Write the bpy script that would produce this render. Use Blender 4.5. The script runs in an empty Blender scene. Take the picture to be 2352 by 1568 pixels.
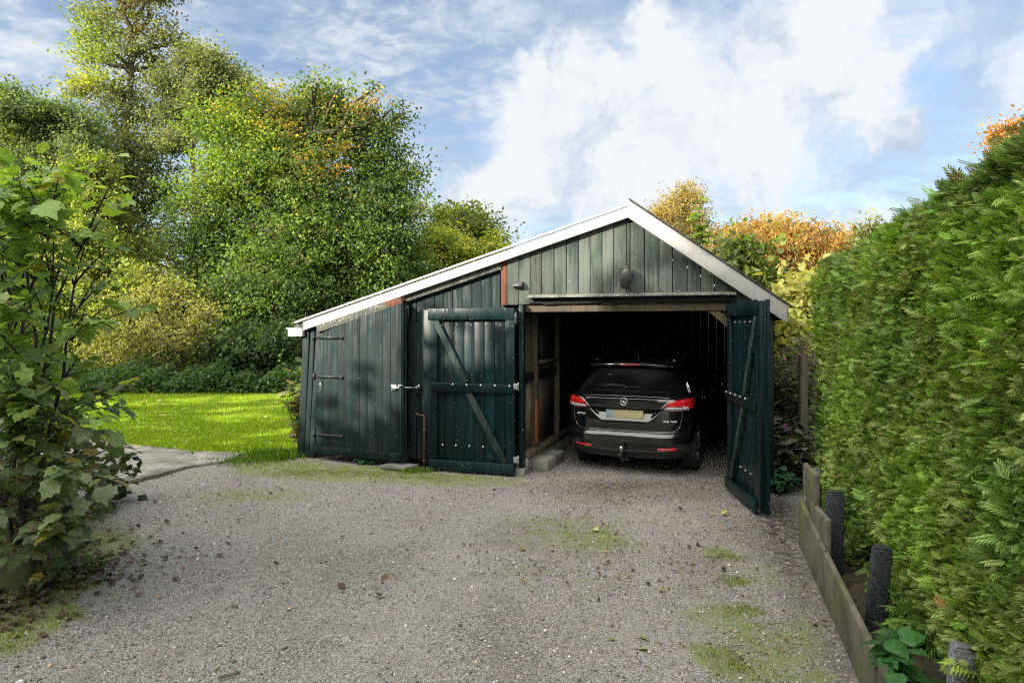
import bpy, math, random
import numpy as np
from math import sin, cos, pi, radians as R
rng = np.random.default_rng(7); random.seed(7)
C = bpy.context.scene.collection; SC = bpy.context.scene

# ---------------------------------------------------------------- camera, light, exposure
CAMZ = 1.9
cd = bpy.data.cameras.new('camera'); cam = bpy.data.objects.new('camera', cd); C.objects.link(cam)
cam.location = (0, 0, CAMZ); cam.rotation_euler = (pi/2, 0, 0)
cd.lens = 24; cd.sensor_width = 36; cd.shift_y = -0.0136; cd.clip_end = 2000; cd.clip_start = 0.05
SC.camera = cam
SUN_EL, SUN_AZ = 22.0, 238.0          # azimuth clockwise from +Y
ld = bpy.data.lights.new('sun', 'SUN'); ld.energy = 4.5; ld.angle = R(0.6); ld.color = (1, .93, .8)
sun = bpy.data.objects.new('sun', ld); C.objects.link(sun)
sun.rotation_euler = (R(90-SUN_EL), 0, R(-(SUN_AZ-180)))
SC.view_settings.view_transform = 'Standard'; SC.view_settings.look = 'None'
SC.view_settings.exposure = 1.17; SC.view_settings.gamma = 1
SC.cycles.max_bounces = 6; SC.cycles.diffuse_bounces = 3; SC.cycles.transparent_max_bounces = 6
SC.cycles.sample_clamp_indirect = 4; SC.cycles.use_denoising = False; SC.cycles.filter_width = 1.15; SC.cycles.use_adaptive_sampling = False

class NT:
    """small node helper"""
    def __init__(s, tree): s.t = tree; s.n = tree.nodes; s.l = tree.links
    def new(s, typ, **kw):
        n = s.n.new(typ)
        for k, v in kw.items():
            if k.startswith('i_'): 
                key = k[2:]; key = int(key) if key.isdigit() else key.replace('_', ' ')
                s.set(n.inputs[key], v)
            else: setattr(n, k, v)
        return n
    def set(s, inp, v):
        if isinstance(v, bpy.types.NodeSocket): s.l.new(v, inp)
        else: inp.default_value = v
    def math(s, op, a, b=0.0, c=None, clamp=False):
        n = s.n.new('ShaderNodeMath'); n.operation = op; n.use_clamp = clamp
        s.set(n.inputs[0], a); s.set(n.inputs[1], b)
        if c is not None: s.set(n.inputs[2], c)
        return n.outputs[0]
    def vmath(s, op, a, b=None, out=0):
        n = s.n.new('ShaderNodeVectorMath'); n.operation = op; s.set(n.inputs[0], a)
        if b is not None: s.set(n.inputs[1], b)
        return n.outputs[out]
    def mix(s, f, a, b, blend='MIX'):
        n = s.n.new('ShaderNodeMix'); n.data_type = 'RGBA'; n.blend_type = blend
        s.set(n.inputs[0], f); s.set(n.inputs[6], a); s.set(n.inputs[7], b); return n.outputs[2]
    def ramp(s, f, lo, hi, a=0.0, b=1.0, smooth=True):
        n = s.n.new('ShaderNodeMapRange'); n.interpolation_type = 'SMOOTHSTEP' if smooth else 'LINEAR'
        s.set(n.inputs[0], f); s.set(n.inputs[1], lo); s.set(n.inputs[2], hi); s.set(n.inputs[3], a); s.set(n.inputs[4], b)
        return n.outputs[0]
    def noise(s, vec, scale, detail=4, rough=.55, dist=0, out=0):
        n = s.n.new('ShaderNodeTexNoise'); s.set(n.inputs['Vector'], vec); n.inputs['Scale'].default_value = scale
        n.inputs['Detail'].default_value = detail; n.inputs['Roughness'].default_value = rough
        n.inputs['Distortion'].default_value = dist; return n.outputs[out]
    def mapping(s, vec, scale=(1,1,1), loc=(0,0,0)):
        n = s.n.new('ShaderNodeMapping'); s.set(n.inputs[0], vec); n.inputs['Scale'].default_value = scale
        n.inputs['Location'].default_value = loc; return n.outputs[0]

# ---------------------------------------------------------------- sky: Nishita with a procedural cloud layer
W = bpy.data.worlds.new('World'); SC.world = W; W.use_nodes = True
T = NT(W.node_tree); T.n.clear()
sky = T.new('ShaderNodeTexSky', sky_type='NISHITA', sun_disc=False, sun_elevation=R(SUN_EL), sun_rotation=R(SUN_AZ),
            altitude=0, air_density=1.0, dust_density=0.6, ozone_density=2.0)
tc = T.new('ShaderNodeTexCoord'); D = T.vmath('NORMALIZE', tc.outputs['Generated'])
sep = T.new('ShaderNodeSeparateXYZ', i_0=D)
zc = T.math('MAXIMUM', T.math('ADD', sep.outputs[2], .12), .05)
flat = T.new('ShaderNodeCombineXYZ', i_0=T.math('DIVIDE', sep.outputs[0], zc), i_1=T.math('DIVIDE', sep.outputs[1], zc), i_2=0.0).outputs[0]
def cdir(x, y):
    v = np.array([(x-1176)/1568, 1, (752-y)/1568]); return tuple(v/np.linalg.norm(v))
warp = T.noise(D, 5.5, 8, .62, out=1)
Dw = T.vmath('ADD', D, T.vmath('MULTIPLY', T.vmath('SUBTRACT', warp, (.5,.5,.5)), (.20,.12,.20)))
warp2 = T.noise(D, 16, 7, .6, out=1)
Dw = T.vmath('ADD', Dw, T.vmath('MULTIPLY', T.vmath('SUBTRACT', warp2, (.5,.5,.5)), (.05,.04,.05)))
acc = None
for (x, y, r) in [(1400,320,.14),(1240,340,.11),(1200,250,.06),(1235,165,.045),(1610,235,.13),(1850,130,.11),(1740,300,.12),(1480,125,.055),(1950,220,.08),(1330,220,.08),(1110,420,.09),(1890,40,.07),(1500,410,.08),(1560,150,.075),(2060,300,.05),(2020,120,.05)]:
    dd = T.vmath('DISTANCE', Dw, cdir(x, y), out=1)
    b = T.math('SUBTRACT', 1.0, T.math('DIVIDE', dd, r*1.12))
    acc = b if acc is None else T.math('MAXIMUM', acc, b)
puff = T.math('SUBTRACT', T.noise(D, 9, 9, .62, .3), .5)
acc = T.ramp(T.math('ADD', acc, T.math('MULTIPLY', puff, .80)), -.02, .60)
lay = T.noise(T.mapping(flat, (1.25, 1.7, 1), (3.1, 7.7, 0)), 1.9, 8, .60, .5)
lay2 = T.noise(T.mapping(flat, (1.5, 2.0, 1), (9.1, 1.7, 0)), 6.5, 6, .62, .6)
lm = T.ramp(T.math('ADD', T.math('MULTIPLY', lay, .62), T.math('MULTIPLY', lay2, .42)), .37, .66)
# right side of the sky is veiled more evenly
veil = T.ramp(sep.outputs[0], -.3, .35, .22, .72)
lm = T.math('MAXIMUM', T.math('MULTIPLY', lm, .88), T.math('MULTIPLY', veil, T.ramp(lay, .2, .6)))
low = T.ramp(sep.outputs[2], .30, 0.0, 0, .55)
lm = T.math('MAXIMUM', lm, low)
cover = T.math('MAXIMUM', lm, T.math('MULTIPLY', acc, .98))
shade = T.ramp(T.math('ADD', T.noise(Dw, 8, 7, .62), T.math('MULTIPLY', acc, .12)), .38, .66)
ccol = T.mix(shade, (.47,.58,.73,1), (.86,.88,.90,1))
skyc = T.mix(1.0, sky.outputs[0], (1.15,1.06,1.03,1), 'MULTIPLY')
# unseen bright warm cloud added behind and above the viewpoint to raise ambient light
up = T.vmath('DOT_PRODUCT', D, tuple(np.array([-.40,-.45,.80])/np.linalg.norm([.40,.45,.80])), out=1)
back_fill = T.ramp(up, .30, .95)
cover = T.math('MAXIMUM', cover, T.math('MULTIPLY', back_fill, .9))
ccol = T.mix(back_fill, ccol, (.90,.86,.78,1))
bg1 = T.new('ShaderNodeBackground', i_0=skyc, i_1=.088)
bg2 = T.new('ShaderNodeBackground', i_0=ccol, i_1=T.math("ADD", .475, T.math("MULTIPLY", back_fill, 2.2)))
ms = T.new('ShaderNodeMixShader', i_0=cover, i_1=bg1.outputs[0], i_2=bg2.outputs[0])
T.new('ShaderNodeOutputWorld', i_0=ms.outputs[0])

# ---------------------------------------------------------------- object helpers
def link(o, parent=None, mat=None):
    C.objects.link(o)
    if parent is not None: o.parent = parent
    if mat is not None and o.data is not None: o.data.materials.append(mat)
    return o
def tag(o, label=None, cat=None, group=None, kind=None):
    if label: o['label'] = label
    if cat: o['category'] = cat
    if group: o['group'] = group
    if kind: o['kind'] = kind
    return o
def empty(name, loc=(0,0,0), rz=0, **kw):
    o = bpy.data.objects.new(name, None); o.location = loc; o.rotation_euler = (0,0,rz); o.empty_display_size = .1
    C.objects.link(o); return tag(o, **kw)
def npmesh(name, V, F, cols=None, smooth=False):
    """V (n,3); F list of (m,k) int arrays or plain list of faces"""
    me = bpy.data.meshes.new(name); V = np.asarray(V, np.float32)
    if isinstance(F, np.ndarray): F = [F]
    if len(F) and not isinstance(F[0], np.ndarray):
        idx = np.array([i for f in F for i in f], np.int32); tot = np.array([len(f) for f in F], np.int32)
    else:
        idx = np.concatenate([f.ravel() for f in F]).astype(np.int32)
        tot = np.concatenate([np.full(len(f), f.shape[1], np.int32) for f in F])
    st = np.concatenate([[0], np.cumsum(tot)[:-1]]).astype(np.int32)
    me.vertices.add(len(V)); me.vertices.foreach_set('co', V.ravel())
    me.loops.add(len(idx)); me.loops.foreach_set('vertex_index', idx)
    me.polygons.add(len(st)); me.polygons.foreach_set('loop_start', st)
    if smooth: me.polygons.foreach_set('use_smooth', np.ones(len(st), bool))
    if cols is not None:
        a = me.attributes.new('col', 'FLOAT_COLOR', 'POINT')
        c = np.ones((len(V), 4), np.float32); c[:, :cols.shape[1]] = cols; a.data.foreach_set('color', c.ravel())
    me.update(calc_edges=True); me.validate()
    return me
class MB:
    def __init__(s): s.v = []; s.f = []; s.c = []
    def add(s, vs, fs, col=None):
        b = len(s.v); s.v += [tuple(v) for v in vs]; s.f += [tuple(b+i for i in f) for f in fs]
        k = random.random() if col is None else col
        s.c += [(k, k, k)]*len(vs)
        return s
    def box(s, a, b, col=None, top=None):
        """box from corner a to b; top=(zl,zr) slopes the top along x"""
        x0,y0,z0 = a; x1,y1,z1 = b
        if x0 > x1: x0, x1 = x1, x0
        if y0 > y1: y0, y1 = y1, y0
        zl, zr = top if top else (z1, z1)
        v = [(x0,y0,z0),(x1,y0,z0),(x1,y1,z0),(x0,y1,z0),(x0,y0,zl),(x1,y0,zr),(x1,y1,zr),(x0,y1,zl)]
        return s.add(v, [(0,3,2,1),(4,5,6,7),(0,1,5,4),(1,2,6,5),(2,3,7,6),(3,0,4,7)], col)
    def beam(s, p, q, w, t, up=(0,0,1), col=None):
        """rectangular bar p->q; w = size along 'up', t = size across"""
        p = np.array(p, float); q = np.array(q, float); d = q-p; d /= np.linalg.norm(d)
        u = np.array(up, float); u -= d*u.dot(d); u /= np.linalg.norm(u); n = np.cross(d, u)
        v = [o + u*a*w/2 + n*b*t/2 for o in (p, q) for a, b in ((-1,-1),(1,-1),(1,1),(-1,1))]
        return s.add(v, [(0,1,2,3),(7,6,5,4),(0,4,5,1),(1,5,6,2),(2,6,7,3),(3,7,4,0)], col)
    def tube(s, pts, rad, n=6, col=None):
        pts = [np.array(p, float) for p in pts]
        rad = rad if hasattr(rad, '__len__') else [rad]*len(pts)
        rings = []; vs = []
        for i, p in enumerate(pts):
            d = pts[min(i+1, len(pts)-1)] - pts[max(i-1, 0)]; d /= (np.linalg.norm(d)+1e-9)
            a = np.array((0,0,1.)) if abs(d[2]) < .9 else np.array((1.,0,0))
            u = np.cross(d, a); u /= np.linalg.norm(u); w = np.cross(d, u)
            for k in range(n): vs.append(p + rad[i]*(u*cos(2*pi*k/n)+w*sin(2*pi*k/n)))
        fs = [(i*n+k, i*n+(k+1)%n, (i+1)*n+(k+1)%n, (i+1)*n+k) for i in range(len(pts)-1) for k in range(n)]
        fs += [tuple(range(n))[::-1], tuple(range((len(pts)-1)*n, len(pts)*n))]
        return s.add(vs, fs, col)
    def cyl(s, p, q, r, n=16, col=None): return s.tube([p, q], r, n, col)
    def lathe(s, prof, n=24, axis='x', c=(0,0,0)):
        vs = []; m = len(prof)
        for k in range(n):
            a = 2*pi*k/n
            for (h, r) in prof:
                if axis == 'x': vs.append((c[0]+h, c[1]+r*cos(a), c[2]+r*sin(a)))
                elif axis == 'y': vs.append((c[0]+r*cos(a), c[1]+h, c[2]+r*sin(a)))
                else: vs.append((c[0]+r*cos(a), c[1]+r*sin(a), c[2]+h))
        fs = [(k*m+i, ((k+1)%n)*m+i, ((k+1)%n)*m+i+1, k*m+i+1) for k in range(n) for i in range(m-1)]
        return s.add(vs, fs)
    def build(s, name, mat, parent=None, bevel=0, smooth=False, **kw):
        me = npmesh(name, np.array(s.v), s.f, np.array(s.c), smooth)
        o = bpy.data.objects.new(name, me); link(o, parent, mat)
        if bevel:
            m = o.modifiers.new('b', 'BEVEL'); m.width = bevel; m.segments = 2; m.limit_method = 'ANGLE'; m.angle_limit = R(40)
        return tag(o, **kw)
def scatter(name, tv, tf, pos, Rm, scale, cols, mat, parent=None, smooth=False, **kw):
    """copies of one small template shape merged in one mesh (leaves, blades, pebbles)"""
    tv = np.asarray(tv, float); N = len(pos); k = len(tv)
    scale = np.asarray(scale, float); scale = scale.reshape(N, -1)
    loc = tv[None]*(scale[:, None, :] if scale.shape[1] == 3 else scale[:, :, None])
    V = np.einsum('nij,nkj->nki', Rm, loc) + pos[:, None, :]
    F = []
    for m in sorted({len(f) for f in tf}):
        g = np.array([f for f in tf if len(f) == m]); F.append((g[None]+(np.arange(N)*k)[:, None, None]).reshape(-1, m))
    c = np.repeat(cols, k, axis=0)
    me = npmesh(name, V.reshape(-1, 3), F, c, smooth)
    return tag(link(bpy.data.objects.new(name, me), parent, mat), **kw)
def norm(a): return a/(np.linalg.norm(a, axis=-1, keepdims=True)+1e-9)
def frames(axis, nrm):
    """matrices whose columns are side, axis, normal (template: leaf along +y, normal +z)"""
    a = norm(axis); n = nrm - a*(nrm*a).sum(-1, keepdims=True); n = norm(n); s = np.cross(a, n)
    return np.stack([s, a, n], -1)
def at(x, y, Y): return np.array([(x-1176)/1568*Y, Y, CAMZ+(752-y)/1568*Y])

# ---------------------------------------------------------------- materials
def mat(name):
    m = bpy.data.materials.new(name); m.use_nodes = True; t = NT(m.node_tree); t.n.clear()
    p = t.new('ShaderNodeBsdfPrincipled'); p.inputs['Specular IOR Level'].default_value = .4; o = t.new('ShaderNodeOutputMaterial', i_0=p.outputs[0]); return m, t, p, o
def simple(name, col, rough=.5, metal=0, nscale=0, namt=.25, bump=0, coat=0, spec=.5):
    m, t, p, o = mat(name); c = (*col, 1)
    co = t.new('ShaderNodeTexCoord').outputs['Object']
    if nscale:
        n = t.noise(co, nscale, 5)
        c2 = tuple(v*(1-namt) for v in col)+(1,); c3 = tuple(min(1, v*(1+namt)) for v in col)+(1,)
        t.set(p.inputs['Base Color'], t.mix(t.ramp(n, .3, .7), c2, c3))
        if bump: t.set(p.inputs['Normal'], t.new('ShaderNodeBump', i_Strength=bump, i_Distance=.01, i_Height=n).outputs[0])
        t.set(p.inputs['Roughness'], t.ramp(n, .3, .7, max(0, rough-.08), min(1, rough+.08)))
    else:
        p.inputs['Base Color'].default_value = c; p.inputs['Roughness'].default_value = rough
    p.inputs['Metallic'].default_value = metal; p.inputs['Specular IOR Level'].default_value = spec
    p.inputs['Coat Weight'].default_value = coat; p.inputs['Coat Roughness'].default_value = .04
    return m
def leafmat(name, trans=.35, rough=.45, spec=.35, gain=1.0, bright=1.0, tint=(1.04, .94, 1.2)):
    m, t, p, o = mat(name)
    a = t.new('ShaderNodeAttribute', attribute_name='col').outputs[0]
    co = t.new('ShaderNodeTexCoord').outputs['Object']
    c = t.mix(1.0, a, t.mix(t.ramp(t.noise(co, 55, 3), .3, .7), tuple(.72*bright*q for q in tint)+(1,), tuple(1.25*bright*q for q in tint)+(1,)), 'MULTIPLY')
    t.set(p.inputs['Base Color'], c); p.inputs['Roughness'].default_value = rough; p.inputs['Specular IOR Level'].default_value = spec
    tr = t.new('ShaderNodeBsdfTranslucent', i_0=t.mix(1.0, c, (1.5*gain,1.6*gain,.5*gain,1), 'MULTIPLY'))
    mx = t.new('ShaderNodeMixShader', i_0=trans, i_1=p.outputs[0], i_2=tr.outputs[0]); t.l.new(mx.outputs[0], o.inputs[0])
    return m
def wood(name, base, worn, amt=.35, speck=.03, grain=1.0, rough=.55, alt=None, bright=(.55,.55,.5)):
    """painted boards: 'worn' shows through in grain-shaped patches, small pale chips, per-board tint from 'col'"""
    m, t, p, o = mat(name)
    co = t.new('ShaderNodeTexCoord').outputs['Object']
    a = t.new('ShaderNodeAttribute', attribute_name='col').outputs[2]
    off = t.new('ShaderNodeCombineXYZ', i_0=a, i_1=a, i_2=a).outputs[0]
    co2 = t.vmath('ADD', co, t.vmath('MULTIPLY', off, (7., 3., 9.)))
    g = t.noise(t.mapping(co2, (38, 38, 1.6)), 1.0, 6, .65)
    pat = t.noise(t.mapping(co2, (3.5, 3.5, 1.3)), 1.0, 5, .6)
    f = t.ramp(t.math('ADD', t.math('MULTIPLY', g, .6), t.math('MULTIPLY', pat, .5)), .66-amt*.5, .92-amt*.5)
    c = t.mix(f, (*base, 1), (*worn, 1))
    if alt: c = t.mix(t.ramp(t.noise(t.mapping(co2, (2.2,2.2,.8), (4,4,4)), 1.0, 3), .5, .68), c, (*alt, 1))
    c = t.mix(1.0, c, t.mix(a, (.72,.72,.72,1), (1.25,1.25,1.25,1)), 'MULTIPLY')
    ch = t.noise(co2, 42, 3, .6); ch2 = t.noise(t.mapping(co2, (60, 60, 14)), 1.0, 4, .7)
    chip = t.math('MULTIPLY', t.ramp(ch, .69-speck, .71-speck), t.ramp(ch2, .45, .55))
    c = t.mix(t.math('MULTIPLY', chip, .85), c, (*bright, 1))
    t.set(p.inputs['Base Color'], c); p.inputs['Specular IOR Level'].default_value = .25
    t.set(p.inputs['Roughness'], t.ramp(f, 0, 1, rough-.12, min(1, rough+.25)))
    h = t.math('ADD', g, t.math('MULTIPLY', chip, .6))
    t.set(p.inputs['Normal'], t.new('ShaderNodeBump', i_Strength=.35*grain, i_Distance=.004, i_Height=h).outputs[0])
    return m
M = {}
M['door'] = wood('teal_door_paint', (.0012,.0095,.0112), (.003,.020,.023), .35, .006, .9, .5, alt=(.002,.018,.02), bright=(.30,.36,.33))
M['door_old'] = wood('weathered_teal_paint', (.002,.009,.010), (.017,.028,.027), .5, .012, 1.0, .62, alt=(.004,.020,.020), bright=(.22,.25,.23))
M['gable'] = wood('weathered_gable_paint', (.014,.019,.018), (.10,.115,.10), .62, .025, 1.6, .8, alt=(.03,.05,.036), bright=(.30,.32,.30))
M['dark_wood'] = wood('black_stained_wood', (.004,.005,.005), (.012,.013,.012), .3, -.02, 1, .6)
M['flaky'] = wood('flaking_grey_trim', (.022,.028,.022), (.14,.145,.12), .6, .08, 1.6, .7, bright=(.6,.6,.52))
M['brace'] = wood('worn_teal_paint', (.003,.016,.018), (.045,.062,.057), .5, .02, 1.2, .6, bright=(.3,.34,.32))
M['white'] = wood('white_painted_board', (.54,.54,.51), (.47,.46,.42), .25, -.03, .35, .45, bright=(.35,.3,.22))
M['white_old'] = wood('aged_white_board', (.47,.47,.45), (.37,.36,.33), .35, -.01, .8, .5, bright=(.25,.22,.18))
M['red_wood'] = wood('flaked_redbrown_board', (.03,.014,.010), (.17,.065,.038), .45, .02, 1.4, .6, bright=(.4,.2,.12))
M['brown_plank'] = wood('redbrown_plank', (.16,.055,.03), (.22,.085,.045), .3, -.01, 1, .55)
M['pale_wood'] = wood('bare_interior_wood', (.055,.047,.03), (.12,.10,.07), .5, -.02, 1.2, .75)
M['fibre'] = simple('stained_fibre_panel', (.085,.068,.046), .85, nscale=5, namt=.35)
M['grey_fence'] = wood('grey_weathered_fence', (.05,.045,.035), (.15,.135,.11), .5, -.01, 1.2, .8)
M['felt'] = simple('mossy_roofing_felt', (.05,.055,.04), .95, nscale=14, namt=.6, bump=.6)
M['steel'] = simple('galvanised_steel', (.55,.55,.54), .38, .9, nscale=30, namt=.3)
M['black_iron'] = simple('painted_black_iron', (.02,.024,.024), .5, .3, nscale=60, namt=.8, bump=.3)
M['rust'] = simple('rusty_iron', (.16,.07,.035), .8, .3, nscale=50, namt=.5, bump=.4)
M['plastic_grey'] = simple('recycled_plastic_post', (.024,.028,.034), .62, nscale=70, namt=.7, bump=.25)
M['stone_grey'] = simple('grey_concrete_post', (.17,.17,.18), .85, nscale=45, namt=.55, bump=.5)
M['lamp_plastic'] = simple('grey_lamp_plastic', (.05,.05,.048), .5, nscale=25, namt=.3)
M['lamp_black'] = simple('black_lamp_plastic', (.02,.02,.02), .4)
M['lamp_glass'] = simple('frosted_lamp_glass', (.10,.105,.10), .2)
M['bark'] = simple('rough_brown_bark', (.085,.07,.05), .9, nscale=22, namt=.5, bump=.6)
M['bark_pale'] = simple('pale_grey_bark', (.12,.105,.08), .9, nscale=16, namt=.5, bump=.6)
M['stem'] = simple('dark_green_stem', (.035,.03,.02), .7, nscale=30, namt=.4)
M['leaf'] = leafmat('tree_leaf', .42, .65, .15, bright=1.5); M['leaf_thin'] = leafmat('thin_sunlit_leaf', .5, .5, .25, 1.25)
M['maple'] = leafmat('maple_leaf', .38, .42, .45, 1.1, 1.2); M['conifer'] = leafmat('conifer_spray', .22, .55, .25, bright=1.5, tint=(1.08,1,1.05))
M['grass'] = leafmat('grass_blade', .4, .5, .3, bright=1.2)
M['dead_leaf'] = leafmat('dead_leaf', .15, .6, .3, tint=(1,1,1))
M['pebble'] = leafmat('pebble', 0, .8, .3, tint=(1,.98,.93))

# concrete
def concrete(name, base=(.33,.31,.28), green=0.3):
    m, t, p, o = mat(name); co = t.new('ShaderNodeTexCoord').outputs['Object']
    n1 = t.noise(co, 3, 6, .6); n2 = t.noise(co, 60, 4, .7)
    c = t.mix(t.ramp(n1, .35, .65), tuple(v*.5 for v in base)+(1,), tuple(v*1.15 for v in base)+(1,))
    c = t.mix(t.math('MULTIPLY', t.ramp(n2, .55, .7), .5), c, (.07,.065,.055,1))
    c = t.mix(t.math('MULTIPLY', t.ramp(t.noise(co, 1.7, 5, .6), .48, .68), green), c, (.13,.14,.045,1))
    t.set(p.inputs['Base Color'], c); p.inputs['Roughness'].default_value = .88
    t.set(p.inputs['Normal'], t.new('ShaderNodeBump', i_Strength=.5, i_Distance=.006, i_Height=n2).outputs[0])
    return m
M['concrete'] = concrete('weathered_concrete', (.25,.235,.21), .15); M['mossy_concrete'] = concrete('mossy_edging_concrete', (.125,.115,.085), .9)
M['block'] = concrete('pale_concrete_block', (.22,.215,.20), .2)

# gravel with moss, dirt from attributes (r = moss, g = dirt/dark, b = bright track)
m, t, p, o = mat('gravel'); M['gravel'] = m
co = t.new('ShaderNodeTexCoord').outputs['Object']
at_ = t.new('ShaderNodeAttribute', attribute_name='col').outputs[0]; sx = t.new('ShaderNodeSeparateColor', i_0=at_)
v1 = t.new('ShaderNodeTexVoronoi', i_Vector=co, i_Scale=95.0); v2 = t.new('ShaderNodeTexVoronoi', i_Vector=co, i_Scale=210.0)
s1 = t.new('ShaderNodeSeparateColor', i_0=v1.outputs['Color']); s2 = t.new('ShaderNodeSeparateColor', i_0=v2.outputs['Color'])
g1 = t.mix(s1.outputs[0], (.035,.032,.03,1), (.48,.45,.41,1)); g2 = t.mix(s2.outputs[0], (.06,.056,.052,1), (.48,.45,.41,1))
c = t.mix(t.ramp(t.noise(co, 30, 2), .4, .6), g1, g2)
c = t.mix(t.math('MULTIPLY', t.ramp(v1.outputs['Distance'], .35, .75), .7), c, (.05,.046,.04,1))
c = t.mix(t.math('MULTIPLY', t.ramp(t.noise(co, 1.3, 6, .6), .35, .7), .35), c, (.29,.275,.255,1))
c = t.mix(t.math('MULTIPLY', sx.outputs[2], t.ramp(t.noise(co, 3.3, 5, .6), .3, .6, .25, .75)), c, (.33,.315,.295,1))
dn = t.noise(co, 2.6, 6, .65)
c = t.mix(t.math('MULTIPLY', t.ramp(dn, .5, .72), .45), c, (.10,.09,.075,1))
c = t.mix(t.math('MULTIPLY', sx.outputs[1], t.ramp(t.noise(co, 14, 5, .7), .3, .6)), c, (.045,.038,.028,1))
mn = t.math('ADD', t.noise(co, 4, 7, .7), t.math('MULTIPLY', t.noise(co, 60, 4, .7), .35))
mf = t.math('MULTIPLY', t.ramp(t.math('ADD', mn, t.math('MULTIPLY', sx.outputs[0], .46)), .84, 1.10), t.ramp(t.noise(co, 95, 3, .7), .38, .60, .15, .95))
mc = t.mix(t.noise(co, 35, 4, .7), (.07,.10,.015,1), (.25,.31,.04,1))
mc = t.mix(t.ramp(t.noise(co, 2.1, 3), .4, .65), t.mix(.55, mc, (.14,.13,.07,1)), mc)
c = t.mix(mf, c, mc)
t.set(p.inputs['Base Color'], c); p.inputs['Roughness'].default_value = .9; p.inputs['Specular IOR Level'].default_value = .25
hh = t.math('SUBTRACT', 1.0, v1.outputs['Distance'])
hh = t.math('ADD', hh, t.math('MULTIPLY', v2.outputs['Distance'], -.5))
t.set(p.inputs['Normal'], t.new('ShaderNodeBump', i_Strength=.9, i_Distance=.006, i_Height=hh).outputs[0])
# lawn / soil
m, t, p, o = mat('lawn_turf'); M['turf'] = m
co = t.new('ShaderNodeTexCoord').outputs['Object']
c = t.mix(t.noise(co, 18, 5, .7), (.09,.15,.01,1), (.20,.28,.025,1))
c = t.mix(t.math('MULTIPLY', t.ramp(t.noise(co, 1.1, 5, .6), .5, .75), .5), c, (.13,.15,.04,1))
t.set(p.inputs['Base Color'], c); p.inputs['Roughness'].default_value = .9
M['soil'] = simple('leafy_soil', (.035,.028,.016), .95, nscale=9, namt=.6, bump=.8)

# ---------------------------------------------------------------- ground
SH_O = np.array([.136, 8.866]); TH = R(18.88)
ES = np.array([cos(TH), -sin(TH)]); EN = np.array([sin(TH), cos(TH)])
def shw(s, n, z=0): q = SH_O+ES*s+EN*n; return np.array([q[0], q[1], z])
mb = MB(); mb.add([(-700,-300,-.05),(700,-300,-.05),(700,1200,-.05),(-700,1200,-.05)], [(0,1,2,3)])
mb.build('ground', M['soil'], kind='structure')
def gh(x, y):
    """gentle relief of the drive"""
    return .012*np.sin(x*1.7+.6*y)+.010*np.sin(y*2.3-x*.9)+.006*np.sin(x*5.1)*np.sin(y*4.3)
def sstep(v, a, b): t_ = np.clip((v-a)/(b-a), 0, 1); return t_*t_*(3-2*t_)
def gpt(x, y): d = CAMZ*1568/(y-752); return ((x-1176)/1568*d, d)
def inpoly(P, poly):
    x, y = P[:,0], P[:,1]; r = np.zeros(len(P), bool); n = len(poly)
    for i in range(n):
        x1,y1 = poly[i]; x2,y2 = poly[(i+1)%n]
        c_ = ((y1 > y) != (y2 > y)) & (x < (x2-x1)*(y-y1)/(y2-y1+1e-12)+x1); r ^= c_
    return r
# edge line of the lawn (near side), used by drive, blades and moss
LE = np.array([(-30,12.2),(-7.2,11.55),(-5.6,10.6),(-4.9,10.35),(-4.1,10.25),(-3.55,10.1),(-3.2,10.3),(-3.0,10.6)])
def lawn_edge(x): return np.interp(x, LE[:,0], LE[:,1])
nx, ny = 240, 260
gx = np.linspace(-13, 4.6, nx); gy = np.concatenate([np.linspace(.3, 6, 120), np.linspace(6, 16, ny-120+1)[1:]])
GX, GY = np.meshgrid(gx, gy); P2 = np.stack([GX.ravel(), GY.ravel()], 1)
moss = np.zeros(len(P2)); dirt = np.zeros(len(P2))
def blob(arr, px, py, rx, ry, a=1.0):
    cx, cy = gpt(px, py); d_ = np.sqrt(((P2[:,0]-cx)/rx)**2+((P2[:,1]-cy)/ry)**2); arr += a*(1-sstep(d_, .3, 1.25))
for b in [(200,1260,.45,.55,1.5),(120,1350,.35,.35,1.5),(60,1420,.38,.35,1.5),(10,1480,.3,.3,.9),(210,1210,.5,.5,.6),(640,1072,.7,.6,1.6),(760,1086,.9,.6,1.7),(880,1092,.9,.55,1.6),(1060,1103,1.0,.4,1.2),
          (560,1140,1.0,.5,.55),(640,1180,.5,.5,.4),(420,1085,.6,.3,.5),(1300,1215,.8,.55,.45),(1380,1240,.5,.4,.4),(1660,1270,.22,.2,.75),(1690,1330,.12,.12,.95),(1640,1265,.15,.12,.6),(1700,1400,.16,.12,.95),(1740,1310,.25,.4,.45),
          (1640,1500,.2,.2,.8),(1700,1530,.25,.2,.75),(1760,1470,.28,.3,.6),(1640,1420,.25,.25,.45),(1830,1560,.3,.3,.4),(1150,1190,.5,.25,.3)]: blob(moss, *b)
for b in [(1300,1300,1.0,1.2,.35),(1700,1420,.6,1.0,.42),(700,1130,1.6,.5,.3),(1350,1180,1.2,.5,.25)]: blob(moss, *b)
for b in [(60,1330,.6,.6,.9),(170,1230,.5,.5,.7),(20,1400,.4,.4,.6),(1750,1160,.35,.5,.6),(1790,1210,.3,.5,.6),(1300,1120,1.0,.35,.3),(700,1085,1.3,.3,.35),(1450,1110,.9,.3,.3),(1600,1290,.3,.6,.25),(1500,1130,1.1,.6,.45),(1250,1230,.8,.8,.25),(700,1300,1.2,.7,.22),(1750,1250,.3,1.0,.4),(1140,1400,.12,.9,.25),(1180,1550,.2,.5,.3)]: blob(dirt, *b)
bx = 1.86+.279*(P2[:,1]-3.65)
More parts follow.
